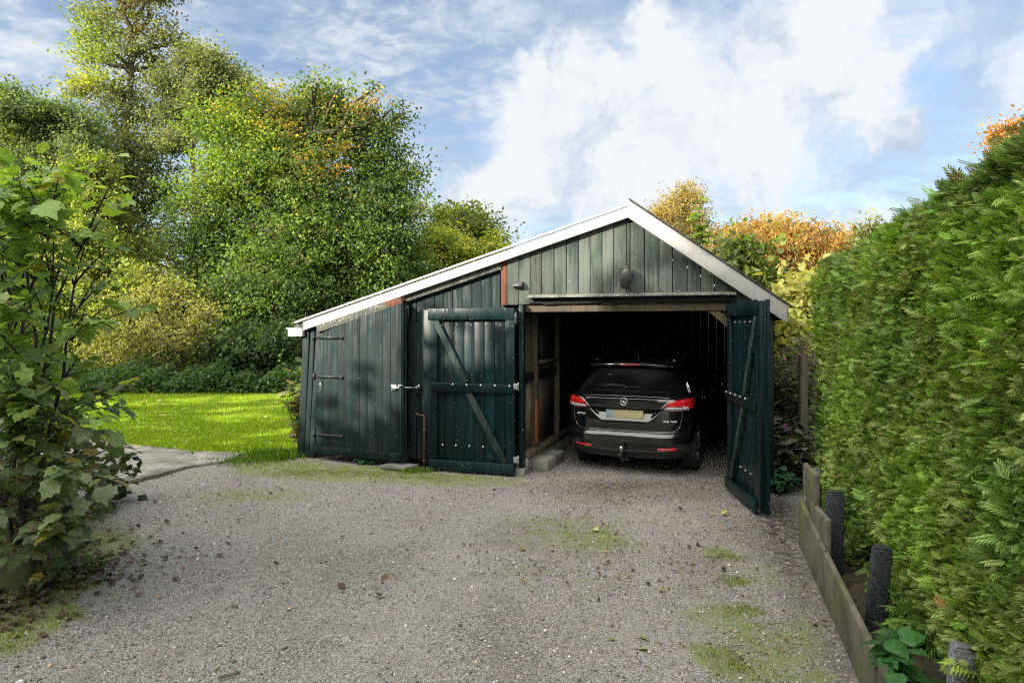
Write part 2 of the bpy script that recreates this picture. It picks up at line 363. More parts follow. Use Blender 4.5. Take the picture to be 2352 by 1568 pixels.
dirt += .55*(1-sstep(np.abs(P2[:,0]-bx+.08), .05, .3)); moss += .25*(1-sstep(np.abs(P2[:,0]-bx+.15), .05, .3))
edge = sstep(P2[:,1]-lawn_edge(P2[:,0]), -.5, .1); moss += .5*edge; dirt += .3*edge
track = np.zeros(len(P2))
for (xa, ya, xb, yb) in ((.10,8.6,-.9,3.2),(1.75,8.2,.75,3.2),(-.9,3.2,-1.2,1),(.75,3.2,.6,1)):
    tt_ = np.clip((P2[:,1]-yb)/(ya-yb), 0, 1); dx_ = P2[:,0]-(xb+(xa-xb)*tt_); on = (P2[:,1] <= ya) & (P2[:,1] >= yb); track += on*(1-sstep(np.abs(dx_), .05, .5))*.3
Vg = np.stack([P2[:,0], P2[:,1], gh(P2[:,0], P2[:,1])], 1)
I = np.arange(nx*ny).reshape(ny, nx); Fg = np.stack([I[:-1,:-1].ravel(), I[:-1,1:].ravel(), I[1:,1:].ravel(), I[1:,:-1].ravel()], 1)
cen = P2[Fg].mean(1)
keep = (cen[:,1] < lawn_edge(cen[:,0])+.15) | (cen[:,0] > -3.3)
me = npmesh('driveway', Vg, Fg[keep], np.stack([np.clip(moss,0,1.6), np.clip(dirt,0,1), np.clip(track,0,1)], 1), True)
link(bpy.data.objects.new('driveway', me), None, M['gravel'])['kind'] = 'structure'
def groundcol(x, y): return gh(x, y)

# lawn sheet (slightly above drive at the edge)
xs = np.linspace(-32, -1.0, 90); V = []; 
for j, tt in enumerate(np.linspace(0, 1, 30)):
    y = lawn_edge(xs)+.0+(24.0-lawn_edge(xs))*tt
    V.append(np.stack([xs, y, .015+.02*np.sin(xs*.9+y*.7)*min(1, tt*5)+.02*min(1, tt*8)], 1))
V = np.concatenate(V); I = np.arange(90*30).reshape(30, 90)
F = np.stack([I[:-1,:-1].ravel(), I[:-1,1:].ravel(), I[1:,1:].ravel(), I[1:,:-1].ravel()], 1)
link(bpy.data.objects.new('lawn', npmesh('lawn', V, F, None, True)), None, M['turf'])['kind'] = 'structure'

# concrete slabs beside the lawn
def slab(name, pts, z, th, mat_, bev=.008, **kw):
    n = len(pts); vs = [(x, y, z) for x, y in pts]+[(x, y, z-th) for x, y in pts]
    mb = MB(); mb.add(vs, [tuple(range(n)), tuple(range(n, 2*n))[::-1]]+[(i, i+n, (i+1)%n+n, (i+1)%n) for i in range(n)])
    return mb.build(name, mat_, bevel=bev, **kw)
def gp(*a):
    q = [np.array(gpt(x, y)) for x, y in a]; out = []
    for p_, n_ in zip(q, q[1:]+q[:1]):
        k_ = max(1, int(np.linalg.norm(n_-p_)/.12))
        for j in range(k_): out.append(tuple(p_+(n_-p_)*j/k_+(rng.normal(size=2)*.014)))
    return out
slab('concrete_path', gp((-60,1170),(60,1150),(150,1133),(215,1120),(300,1108),(380,1090),(415,1078),(455,1066),(440,1045),(432,1036),(380,1028),(300,1025),(180,1024),(-60,1022)), .035, .06, M['concrete'], kind='structure')
slab('path', gp((420,1077),(470,1068),(520,1062),(548,1052),(556,1043),(500,1040),(448,1040),(446,1052)), .03, .05, M['concrete'], kind='structure')

# pebbles over the near drive
def rand_rot(N, tilt=.5):
    a = norm(np.stack([rng.normal(size=N), rng.normal(size=N), rng.normal(size=N)*tilt], 1))
    n = norm(np.stack([rng.normal(size=N)*tilt, rng.normal(size=N)*tilt, np.ones(N)], 1)); return frames(a, n)
N = 52000
yy = 2.6+(rng.random(N)**1.5)*7; xx = rng.uniform(-1, 1, N)*.8*yy
ok = (xx < 1.86+.279*(yy-3.65)-.02) & (yy < lawn_edge(xx)-.1); 
mossv = np.zeros(N); P2s = P2; P2 = np.stack([xx, yy], 1)
for b in [(200,1260,.45,.55,1.0),(60,1420,.38,.35,1.),(1660,1270,.22,.2,.75),(1690,1330,.12,.12,.95),(1700,1400,.16,.12,.95),(1640,1500,.2,.2,.8),(1700,1530,.25,.2,.75),(120,1350,.35,.35,.9)]: blob(mossv, *b)
P2 = P2s
ok &= rng.random(N) > mossv*.8; xx = xx[ok]; yy = yy[ok]; N = len(xx)
ico = [(0,0,.6),(.9,0,.1),(.3,.8,.1),(-.7,.5,.12),(-.7,-.6,.1),(.3,-.85,.12),(0,0,-.4)]
icf = [(0,1,2),(0,2,3),(0,3,4),(0,4,5),(0,5,1),(6,2,1),(6,3,2),(6,4,3),(6,5,4),(6,1,5)]
g = .95*rng.choice([.10,.18,.27,.36,.45,.58], N, p=[.13,.22,.27,.22,.12,.04])[:,None]*np.array([1,.96,.9])[None]
g *= rng.uniform(.85,1.15,(N,1)); br = rng.random(N) < .06; g[br] *= np.array([1.15,.85,.65])
scatter('gravel_stones', ico, icf, np.stack([xx, yy, gh(xx, yy)+.001], 1), rand_rot(N, .25), rng.lognormal(np.log(.0056), .42, N), g, M['pebble'], kind='stuff')

N = 1500; yy = 2.7+(rng.random(N)**1.3)*6; xx = rng.uniform(-.78, .55, N)*yy; ok = (xx < 1.82+.279*(yy-3.65)) & (yy < lawn_edge(xx)-.2); xx, yy = xx[ok], yy[ok]; N = len(xx)
g = rng.choice([.09,.2,.34,.5,.68], N, p=[.2,.25,.3,.17,.08])[:,None]*np.array([1,.96,.9])[None]; br = rng.random(N) < .1; g[br] *= np.array([1.15,.8,.6])
scatter('loose_stones', ico, icf, np.stack([xx, yy, gh(xx, yy)+.002], 1), rand_rot(N, .25), rng.lognormal(np.log(.010), .3, N), g, M['pebble'], kind='stuff')

# ---------------------------------------------------------------- foliage tools
LEAFV = [(0,0,0),(.34,.42,.06),(0,1,-.08),(-.34,.42,.06)]; LEAFF = [(0,1,2,3)]
MAPV = np.array([(0,0,0),(.14,-.01,0),(.36,-.07,0),(.42,.14,0),(.60,.40,0),(.43,.50,0),(.40,.70,0),(.20,.72,0),(0,1.0,0),(-.20,.72,0),(-.40,.70,0),(-.43,.50,0),(-.60,.40,0),(-.42,.14,0),(-.36,-.07,0),(-.14,-.01,0),(0,.42,0)], float)
MAPV[:,2] = .16*np.abs(MAPV[:,0]) - .22*MAPV[:,1]**2 - .25*MAPV[:,0]**2
MAPF = [(16,i,i+1) for i in range(0,15)]+[(16,15,0)]
def pick_cols(pal, w, N): 
    pal = np.array(pal); return pal[rng.choice(len(pal), N, p=np.array(w)/sum(w))]
def crown(name, lobes, nclump, nleaf, size, pal, w, parent, clump=.45, m='leaf', accents=None, tv=LEAFV, tf=LEAFF, droop=.0, surf=.45, thin=1.0):
    """leaf clumps spread through the volume of several lobes"""
    lobes = np.array(lobes, float); vol = lobes[:,3]**2.2; li = rng.choice(len(lobes), nclump, p=vol/vol.sum())
    dirs = norm(rng.normal(size=(nclump, 3))); rr = rng.random(nclump)**surf
    asp = np.array([1, 1, .88])
    cc = lobes[li,:3]+dirs*rr[:,None]*lobes[li,3:4]*asp*rng.uniform(.8, 1.28, (nclump,1))
    out = dirs
    ccol = pick_cols(pal, w, nclump)*rng.uniform(.7, 1.3, (nclump,1))
    if accents is not None:
        for (p_, r_, col_, pr) in accents:
            hit = (np.linalg.norm(cc-np.array(p_), axis=1) < r_) & (rng.random(nclump) < pr); ccol[hit] = np.array(col_)*rng.uniform(.7,1.3,(hit.sum(),1))
    n_each = rng.poisson(nleaf, nclump)+2; idx = np.repeat(np.arange(nclump), n_each); N = len(idx)
    cs = clump*rng.uniform(.55, 1.35, nclump)
    off = rng.normal(size=(N,3))*np.array([1,1,.38])*.6
    # each clump is a leaning spray rather than a ball
    ax = norm(out+np.array([0,0,.35])+rng.normal(size=(nclump,3))*.5)
    off = off + ax[idx]*rng.uniform(-1, 1.3, N)[:,None]
    pos = cc[idx]+off*cs[idx][:,None]
    nr = norm(out[idx]*.7+rng.normal(size=(N,3))*.7+np.array([0,0,.7])); axl = norm(rng.normal(size=(N,3))*.8+out[idx]*.6+np.array([0,0,-.2-droop]))
    col = ccol[idx]*rng.uniform(.75, 1.3, (N,1))
    o = scatter(name, tv, tf, pos, frames(axl, nr), size*rng.uniform(.6, 1.35, N), col, M[m], parent)
    return o, cc
def wander(p, q, n, amp):
    p = np.array(p, float); q = np.array(q, float); L = np.linalg.norm(q-p)
    pts = [p+(q-p)*t_ for t_ in np.linspace(0, 1, n)]
    for i in range(1, n-1): pts[i] = pts[i]+rng.normal(size=3)*amp*L
    return pts
def tree(name, base, top, lobes, nclump, nleaf, size, pal, w, label, cat='tree', r0=.2, bark='bark', group=None, twigs=80, clump=.45, m='leaf', accents=None, **kw):
    base = np.array(base, float); root = empty(name, tuple(base), 0, label=label, cat=cat, group=group)
    L = [(l[0]-base[0], l[1]-base[1], l[2]-base[2], l[3]) for l in lobes]
    if accents: accents = [(np.array(a[0])-base, *a[1:]) for a in accents]
    cr, cc = crown('crown', L, nclump, nleaf, size, pal, w, root, clump, m, accents, **kw)
    mb = MB(); tp = np.array(top)-base; tr = wander((0,0,-.1), tp, 8, .010)
    mb.tube(tr, list(np.linspace(r0, r0*.22, 8)), 8)
    for l in L:
        c_ = np.array(l[:3]); zz = np.clip(c_[2]-l[3]*.8-abs(c_[0]-tp[0])*.25, .1*tp[2], .95*tp[2]); k = int(np.clip(zz/max(tp[2], .1)*7, 0, 6))
        st = tr[k]+(tr[k+1]-tr[k])*(zz/max(tp[2], .1)*7-k if 0 <= zz/max(tp[2],.1)*7-k <= 1 else .5)
        mb.tube(wander(st, c_, 6, .05), list(np.linspace(r0*.38, r0*.1, 6)), 6)
    for i in rng.choice(len(cc), min(twigs, len(cc)), replace=False):
        l = min(L, key=lambda q: np.linalg.norm(cc[i]-np.array(q[:3])))
        mb.tube(wander(l[:3], cc[i]+rng.normal(size=3)*.1, 4, .06), list(np.linspace(r0*.09+.008, .007, 4)), 4)
    mb.build('trunk', M[bark], root)
    return root
def lb(lst, d):
    """lobes given by direction from the viewpoint, distance, and radius"""
    out = []
    for q in lst:
        dd = d+(q[3] if len(q) > 3 else rng.uniform(-.8, .8)); p_ = at(q[0], q[1], dd); out.append((*p_, q[2]/1568*dd))
    return out

# ---------------------------------------------------------------- background trees
G1=(.07,.12,.026); G2=(.095,.155,.028); G3=(.045,.08,.025); G4=(.15,.215,.028); G5=(.21,.235,.036); OL=(.13,.135,.045); YE=(.34,.26,.03); OR=(.36,.17,.03); DG=(.02,.04,.014)
d=23.5
tree('broadleaf_tree', (at(690,880,d)[0], d, 0), at(700,330,d), lb([(520,300,75),(600,270,72),(660,300,70),(745,270,66),(765,225,34),(722,222,32),(840,250,30),(812,285,60),(890,300,36),(870,380,70),(905,430,62),(700,390,120),(590,380,90),(490,430,75),(930,500,45),(860,520,95),(740,520,130),(600,520,110),(480,550,85),(660,650,130),(900,610,75),(820,680,110),(520,680,95),(600,780,100),(740,800,110),(470,790,70),(880,720,70),(950,620,50),(962,400,18),(918,268,20),(900,250,13),(715,200,15),(780,203,14),(850,212,14),(560,212,17),(962,470,20),(730,190,10),(625,215,14),(975,560,20),(395,470,22),(380,560,24)], d),
     4000, 42, .11, [G1,G2,G3,G4,OL], [4,4,4,1.3,1], 'largest round-crowned tree behind the shed, green with a few yellow patches at its top', r0=.32, clump=.42, twigs=150,
     accents=[(at(650,300,d-1.2),1.5,YE,.16),(at(740,320,d-1.2),1.3,(.30,.20,.03),.2),(at(690,260,d),1.6,(.22,.20,.03),.25),(at(555,245,d),1.0,(.24,.18,.03),.3),(at(850,240,d),.9,(.28,.19,.03),.3),(at(500,330,d),2.0,G4,.45),(at(560,420,d),2.0,G4,.3)])
d=26.5
tree('broadleaf_tree', (at(270,880,d)[0], d, 0), at(300,60,d), lb([(235,70,50),(215,30,40),(290,10,50),(340,-30,60),(260,120,40),(210,130,35),(320,110,36),(370,80,40),(410,95,28),(350,150,34),(180,180,26),(175,200,24),(230,190,42),(290,215,45),(250,260,48),(220,320,38),(330,260,50),(370,320,45),(300,330,60),(340,390,60),(270,400,60),(380,440,50),(310,470,65),(250,500,60),(350,530,60),(290,580,70),(230,640,60),(360,-60,50),(270,-70,50)], d),
     1500, 30, .11, [(.12,.15,.055),(.15,.18,.065),(.09,.12,.05),(.18,.21,.05)], [3,3,3,1.5], 'tallest tree at the left, open grey-green crown running out of the top', r0=.34, bark='bark_pale', clump=.36, twigs=160,
     accents=[(at(215,120,d),1.4,G4,.5),(at(180,190,d),1.2,G5,.5),(at(350,10,d),1.6,(.12,.09,.03),.4)])
d=25.5
tree('broadleaf_tree', (at(430,880,d)[0], d, 0), at(455,160,d), lb([(440,140,36),(480,140,34),(505,175,36),(385,190,34),(545,190,28),(560,215,22),(470,220,44),(520,240,34),(410,250,36),(445,290,36),(490,310,26),(400,330,26),(565,180,14)], d),
     900, 32, .105, [(.12,.145,.055),(.14,.17,.055),(.09,.11,.045)], [3,3,3], 'slender tree with a bare pale trunk between the tallest tree and the round-crowned tree', r0=.2, bark='bark_pale', clump=.32, twigs=90)
d=24.5
tree('broadleaf_tree', (at(60,880,d)[0], d, 0), at(60,260,d), lb([(30,220,28),(20,260,50),(75,280,50),(110,260,30),(160,290,48),(190,280,22),(130,330,60),(50,350,75),(190,350,50),(90,430,90),(190,440,60),(20,460,80)], d),
     1600, 38, .115, [(.075,.115,.045),(.095,.135,.05),(.12,.165,.045)], [3,3,2], 'dark bushy tree at the far left edge, feathery top', r0=.22, clump=.34, twigs=90,
     accents=[(at(20,340,d),1.2,G5,.5)])
d=23
tree('broadleaf_tree', (at(200,880,d)[0], d, 0), at(200,420,d), lb([(190,390,38),(230,400,34),(165,420,40),(205,450,50),(150,470,50),(240,500,50),(90,540,75),(190,560,75),(290,600,70),(240,660,75),(120,660,85),(340,660,60),(30,600,80),(40,760,90),(160,780,80)], d),
     1900, 34, .115, [(.17,.23,.04),(.20,.23,.05),(.13,.15,.05),(.11,.16,.035)], [3,3,2,2], 'yellow-green tree in front of the tallest tree, above the maple sapling', r0=.16, clump=.36)
d=21
tree('hawthorn_shrub', (at(360,880,d)[0], d, 0), at(370,700,d), lb([(350,690,60),(420,700,50),(300,720,60),(250,760,60),(390,760,70),(450,770,45),(320,800,70),(420,820,50),(480,720,30),(240,820,60),(500,790,30)], d),
     760, 24, .095, [(.17,.19,.045),(.12,.14,.04),(.22,.22,.05),(.09,.10,.04)], [3,3,2,2], 'pale yellow-green twiggy shrub in front of the woods behind the lawn', cat='shrub', r0=.08, bark='bark_pale', clump=.34, twigs=260)
d=20.7
tree('bush', (at(590,880,d)[0], d, 0), at(590,800,d), lb([(560,800,55),(620,790,55),(500,830,50),(660,800,50),(600,850,45),(540,850,40)], d),
     420, 24, .12, [DG,G3,(.03,.05,.015),G1], [3,3,2,1], 'dark low bush below the round-crowned tree beside the shed corner', cat='shrub', r0=.06, clump=.35)
d=29
tree('broadleaf_tree', (at(1075,880,d)[0], d, 0), at(1075,520,d), lb([(1045,495,22),(1085,500,30),(1110,530,34),(1060,540,38),(1020,530,28),(1010,490,16),(1130,580,36),(1080,590,50)], d),
     520, 28, .15, [(.11,.135,.035),(.08,.11,.032),G4], [3,2,1], 'dark-topped tree standing furthest behind the lean-to roof', r0=.18, clump=.34)
d=26.5
tree('broadleaf_tree', (at(1040,880,d)[0], d, 0), at(1030,580,d), lb([(1000,550,34),(1040,570,40),(985,600,45),(1080,600,40),(1125,565,26),(1145,570,18),(1030,640,60),(1100,640,45),(960,660,50)], d),
     640, 30, .13, [(.30,.32,.05),(.22,.29,.04),(.30,.28,.06),G2], [3,4,1,2], 'bright yellow-green tree rising just above the lean-to roof', r0=.15, clump=.34)
# deep wood behind, one mass
lobs = lb([(x_, 800-(35 if k % 2 else 0)+rng.uniform(-20, 20), 95) for k, x_ in enumerate(range(-60, 1000, 75))], 31)+lb([(x_, 660+rng.uniform(-30, 30), 80) for x_ in (-20,80,180,450,560,680,800,900)], 31)
wr, _ = crown('woodland', lobs, 1500, 26, .26, [(.025,.04,.015),(.04,.055,.02),G3], [3,2,2], None, .6); tag(wr, kind='stuff')

# nettles along the far edge of the lawn
def patch_leaves(name, region, N, hfun, size, pal, w, m='leaf', droop=.3, parent=None, tv=LEAFV, tf=LEAFF, up=.8, **kw):
    x0,x1,y0,y1 = region; xx = rng.uniform(x0, x1, N); yy = rng.uniform(y0, y1, N); zz = rng.random(N)**.7*hfun(xx, yy)
    axl = norm(np.stack([rng.normal(size=N), rng.normal(size=N), rng.normal(size=N)*.4-droop], 1)); nr = norm(rng.normal(size=(N,3))*.45+np.array([0,-.2,up]))
    return scatter(name, tv, tf, np.stack([xx, yy, zz], 1), frames(axl, nr), size*rng.uniform(.6,1.3,N), pick_cols(pal, w, N)*rng.uniform(.7,1.3,(N,1)), M[m], parent, **kw)
patch_leaves('nettle_bed', (-14.5,-5.6,18.9,20.6), 15000, lambda x, y: .35+.3*np.sin(x*1.3)**2+.25*np.sin(x*3.7+1)**2+.3*(y-18.9)/1.7, .11, [(.035,.075,.02),(.05,.10,.03),(.09,.13,.05)], [3,3,1], kind='stuff')

# ---------------------------------------------------------------- grass
def blades(name, xx, yy, zz, h, pal, w, **kw):
    N = len(xx); a = norm(np.stack([rng.normal(size=N)*.35, rng.normal(size=N)*.35, np.ones(N)], 1)); n = norm(np.stack([rng.normal(size=N), rng.normal(size=N)-.3, np.zeros(N)], 1))
    tv = [(-.07,0,0),(.07,0,0),(.045,.6,.06),(0,1,.25),(-.045,.6,.06)]
    col = pick_cols(pal, w, N)*rng.uniform(.75,1.3,(N,1))
    return scatter(name, tv, [(0,1,2,3,4)], np.stack([xx,yy,zz],1), frames(a, n), h, col, M['grass'], **kw)
N = 150000; yy = 10.0+rng.random(N)**1.25*10; xx = rng.uniform(-.80, -.28, N)*yy
ok = (yy > lawn_edge(xx)+rng.normal(size=N)*.05+.06) & (xx < -3.0-.0*yy); xx, yy = xx[ok], yy[ok]
GP = [(.24,.38,.018),(.30,.44,.025),(.18,.30,.018),(.38,.42,.08)]
blades('lawn_grass', xx, yy, np.full(len(xx), .025), rng.uniform(.04,.09,len(xx)), GP, [4,3,3,1], kind='stuff')

# ---------------------------------------------------------------- shed
shed = empty('shed', (SH_O[0], SH_O[1], 0), -TH, label='dark green timber garage shed with white verge boards, lean-to and open doors', cat='shed')
RS, RZ = 1.40, 3.28
def roof_z(s):   # underside line of the roof at the front
    return RZ-.295*(RS-s) if s < RS else RZ-.72*(s-RS)
def planks(mb, s0, s1, z0, ztop, n0=0.0, th=.022, w=.125, gap=.009, jit=.004):
    s = s0
    while s < s1-1e-4:
        e = min(s+w*random.uniform(.92, 1.08), s1)
        if s1-e < .03: e = s1
        j = random.uniform(-jit, jit); b0 = z0+random.uniform(-.006, .006)
        zl, zr = (ztop(s+gap/2), ztop(e-gap/2)) if callable(ztop) else (ztop, ztop)
        if s < RS < e and callable(ztop):
            mb.box((s+gap/2, n0-th+j, b0), (RS, n0+j, 0), top=(zl, ztop(RS))); s = RS; continue
        mb.box((s+gap/2, n0-th+j, b0), (e-gap/2, n0+j, 0), top=(zl, zr)); s = e
def board(name, p, q, w, t, mat_, parent=shed, up=(0,0,1), bevel=.003, **kw):
    mb = MB(); mb.beam(p, q, w, t, up); return mb.build(name, mat_, parent, bevel=bevel, **kw)
DEP = 5.5; SR = 3.05; SL = -3.42
# gable boards above the doorway, stepping out a little left of the ridge
mb = MB(); planks(mb, -.2, RS, 2.2, lambda s: roof_z(s)-.0, n0=-.02, w=.155); planks(mb, RS, SR, 2.2, lambda s: roof_z(s), n0=-.012, w=.165)
mb.build('gable_wall', M['gable'], shed, bevel=.002)
mb = MB(); planks(mb, 2.62, SR, .02, 2.195, n0=-.01, w=.14); mb.build('front_wall', M['door_old'], shed, bevel=.002)
mb = MB(); planks(mb, -1.66, -.22, .10, lambda s: roof_z(s)-.02, n0=.03, w=.135); mb.build('front_wall', M['door_old'], shed, bevel=.002)
mb = MB(); mb.box((-1.66,.032,.0),(-.2,.06,2.3)); mb.build('backing_panel', M['dark_wood'], shed)
# leaning corner boards at the left end
mb = MB()
for k, (a, b_) in enumerate([(-.0,.12),(.125,.21),(.214,.30)]):
    x0 = -3.44+a; x1 = -3.44+b_; t0 = x0+.12; t1 = x1+.10
    mb.add([(x0,-.05,-.02),(x1,-.05,-.02),(x1,.0,-.02),(x0,.0,-.02),(t0,-.05,roof_z(t0)-.02),(t1,-.05,roof_z(t1)-.02),(t1,0,roof_z(t1)-.02),(t0,0,roof_z(t0)-.02)],
           [(0,3,2,1),(4,5,6,7),(0,1,5,4),(1,2,6,5),(2,3,7,6),(3,0,4,7)])
mb.build('corner_board', M['door_old'], shed, bevel=.003)
# side, rear and inner walls
mb = MB()
y_ = 0.0
while y_ < DEP:
    mb.box((SL+.04, y_+.002, 0), (SL+.065, y_+.148, roof_z(SL+.07)-.02)); y_ += .15
mb.build('side_wall', M['door_old'], shed); mb = MB(); y_ = 0.0
while y_ < DEP: mb.box((SR-.025, y_, 0), (SR, y_+.149, roof_z(SR)-.03)); y_ += .15
mb.box((SR-.04, .03, 0), (SR-.027, DEP-.03, roof_z(SR)-.04)); mb.build('side_wall', M['dark_wood'], shed)  # inner sheet added to block light leaking through the board gaps
mb = MB(); s = SL+.07
while s < SR-.03:
    e = min(s+.15, SR-.026); mb.box((s+.0008, DEP-.025, 0), (e-.0008, DEP, 0), top=(roof_z(s)-.01 if s < RS else roof_z(s)-.02, roof_z(e)-.02)); s = e
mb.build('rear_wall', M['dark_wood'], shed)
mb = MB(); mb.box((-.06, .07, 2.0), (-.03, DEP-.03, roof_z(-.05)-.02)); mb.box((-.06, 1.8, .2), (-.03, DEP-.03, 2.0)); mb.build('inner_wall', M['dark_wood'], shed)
mb = MB(); y_ = .08
while y_ < 1.78: mb.box((-.05, y_+.002, 1.30), (-.02+random.uniform(-.003,.003), y_+.118, 2.02)); y_ += .12
mb.build('inner_boarding', M['pale_wood'], shed, bevel=.002)
mb = MB(); mb.box((-.05,.07,.28),(-.022,1.78,1.19)); mb.build('inner_panel', M['fibre'], shed)
board('inner_rail', (-.005,.07,1.245), (-.005,1.8,1.245), .10, .05, M['dark_wood'])
for y_ in (.46, 1.62): mb = MB(); mb.box((-.02,y_,.28),(.055,y_+.09,2.09)); mb.build('stud', M['pale_wood'], shed, bevel=.004)
mb = MB(); mb.box((-.018,.78,1.45),(.02,1.5,2.0)); wn = mb.build('inner_window', M['lamp_black'], shed)
mb = MB(); mb.box((-.018,.70,1.40),(.06,1.58,1.45)); mb.build('sill', M['pale_wood'], wn, bevel=.003)
mb = MB(); mb.box((.056,.36,.34),(.085,.455,.93)); mb.build('loose_plank', M['brown_plank'], shed, bevel=.003, label='red-brown plank inside the doorway')
mb = MB(); mb.box((-.06,.02,.20),(.09,2.6,.28)); mb.build('sill_beam', M['pale_wood'], shed, bevel=.006)
mb = MB(); mb.box((-.12,.0,-.02),(.07,DEP,.198)); mb.build('foundation', M['block'], shed, bevel=.01)
# door frame
mb = MB(); mb.box((-.02,-.10,.10),(.045,-.005,2.19)); mb.build('door_post', M['door'], shed, bevel=.004)
mb = MB(); mb.box((2.585,-.02,0),(2.62,.07,2.19)); mb.build('door_post', M['door'], shed, bevel=.004)
mb = MB(); mb.box((-.06,-.12,-.02),(.06,-.002,.095)); mb.build('footing', M['block'], shed, bevel=.012)
mb = MB(); mb.box((-.02,.0,2.10),(2.62,.09,2.196)); mb.build('lintel', M['pale_wood'], shed, bevel=.004)
mb = MB(); mb.box((.12,-.055,2.205),(2.60,-.038,2.27)); mb.build('lintel_board', M['dark_wood'], shed, bevel=.003)
mb = MB(); mb.beam((2.36,.045,2.12),(2.60,.045,1.90),.09,.05,(1,0,1)); mb.build('corner_brace', M['pale_wood'], shed, bevel=.003)
mb = MB(); mb.add([(.10,-.15,2.275),(2.64,-.15,2.275),(2.64,-.036,2.295),(.10,-.036,2.295),(.10,-.15,2.295),(2.64,-.15,2.295),(2.64,-.036,2.325),(.10,-.036,2.325)],
                  [(0,3,2,1),(4,5,6,7),(0,1,5,4),(1,2,6,5),(2,3,7,6),(3,0,4,7)])
mb.build('drip_ledge', M['flaky'], shed, bevel=.004)
mb = MB(); mb.box((-.285,-.035,2.19),(-.205,-.0,roof_z(-.25)-.01), top=(roof_z(-.285)-.02, roof_z(-.205)-.02)); mb.build('cover_strip', M['red_wood'], shed, bevel=.003)
# roof, verge boards, gutter
def slope_slab(name, s0, s1, n0, n1, lift, th, mat_, **kw):
    mb = MB(); z = [roof_z(s0)+lift, roof_z(s1)+lift]
    v = [(s0,n0,z[0]),(s1,n0,z[1]),(s1,n1,z[1]),(s0,n1,z[0]),(s0,n0,z[0]+th),(s1,n0,z[1]+th),(s1,n1,z[1]+th),(s0,n1,z[0]+th)]
    mb.add(v, [(0,3,2,1),(4,5,6,7),(0,1,5,4),(1,2,6,5),(2,3,7,6),(3,0,4,7)]); return mb.build(name, mat_, shed, **kw)
slope_slab('roof', SL-.03, RS-.003, -.075, DEP+.1, .0, .09, M['felt']); slope_slab('roof', RS+.003, 3.2, -.085, DEP+.1, .02, .12, M['felt'])
slope_slab('roof_edge', RS+.006, 3.245, -.17, -.05, .17, .022, M['felt'], bevel=.004)
slope_slab('verge_board', SL+.14, RS-.012, -.12, -.08, -.04, .118, M['white'], bevel=.003)
slope_slab('verge_trim', SL+.0, RS-.012, -.125, -.078, .103, .024, M['white'], bevel=.003)
slope_slab('verge_board', RS-.008, 3.19, -.15, -.09, -.045, .21, M['white_old'], bevel=.003)
mb = MB(); mb.box((-3.545,-.11,1.775),(-3.30,-.05,1.872)); mb.box((-3.565,-.125,1.874),(-3.305,-.045,1.892)); g_ = mb.build('gutter_end_box', M['white'], shed, bevel=.003)
mb = MB(); mb.box((-3.53,-.05,1.79),(-3.42,DEP,1.88)); mb.build('gutter', M['white'], shed, bevel=.003)
mb = MB(); mb.beam((-1.68,-.04,roof_z(-1.68)-.075),(-.285,-.04,roof_z(-.285)-.075),.10,.03); mb.build('trim_board', M['flaky'], shed, bevel=.003)
mb = MB(); mb.beam((-1.69,-.105,roof_z(-1.69)-.10),(-1.92,-.105,roof_z(-1.92)-.10),.11,.03); mb.build('trim_board', M['red_wood'], shed, bevel=.003, label='short red-brown flaked piece of trim')
mb = MB(); mb.beam((-1.92,-.105,roof_z(-1.92)-.10),(-3.05,-.105,roof_z(-3.05)-.09),.10,.03); mb.build('trim_board', M['flaky'], shed, bevel=.003)
mb = MB(); mb.box((-1.66,-.09,2.02),(-1.60,.0,2.20)); mb.build('post_head', M['dark_wood'], shed, bevel=.004)
# the closed plank door of the lean-to (warped: its right edge stands away from the wall)
def dn_(s): return -.07-.13*(s+3.07)/1.47
mb = MB(); s = -3.085
while s < -1.63:
    e = min(s+.125*random.uniform(.93,1.07), -1.62); n_ = dn_(s)
    if -1.62-e < .04: e = -1.62
    mb.box((s+.0045, n_-.022+random.uniform(-.003,.003), .20), (e-.0045, n_, 0), top=(roof_z(s)-.15, roof_z(e)-.15)); s = e
mb.box((-3.07,-.066,.2),(-1.7,-.06,1.78),top=(1.70,2.1)); ldoor = mb.build('plank_door', M['door_old'], shed, bevel=.002)
for k in range(3):
    mb = MB(); mb.box((-1.655+.02*k, dn_(-1.6)-.028+.03*k, .1), (-1.64+.022*k, dn_(-1.6)-.0+.03*k, roof_z(-1.64)-.16)); mb.build('edge_batten', M['door_old'], ldoor, bevel=.002)
mb = MB(); mb.beam((-3.1,dn_(-3.1)-.03,.155),(-1.63,dn_(-1.63)-.03,.155),.11,.03); mb.build('bottom_rail', M['door'], ldoor, bevel=.003)
for z in (1.755, 1.20, .37):
    mb = MB(); a_ = (-3.08, dn_(-3.08)-.026, z); b_ = (-2.64, dn_(-2.64)-.026, z); mb.beam(a_, b_, .034, .008)
    mb.cyl((-3.105, dn_(-3.1)-.03, z-.045), (-3.105, dn_(-3.1)-.03, z+.045), .012, 8); mb.box((-3.15,-.075,z-.04),(-3.11,-.055,z+.04))
    mb.cyl((-2.63, dn_(-2.63)-.034, z), (-2.63, dn_(-2.63)-.02, z), .026, 12)
    for q in (.1,.2,.3,.4): mb.cyl((-3.08+q, dn_(-3.08+q)-.036, z), (-3.08+q, dn_(-3.08+q)-.026, z), .007, 8)
    mb.build('strap_hinge', M['black_iron'], ldoor)
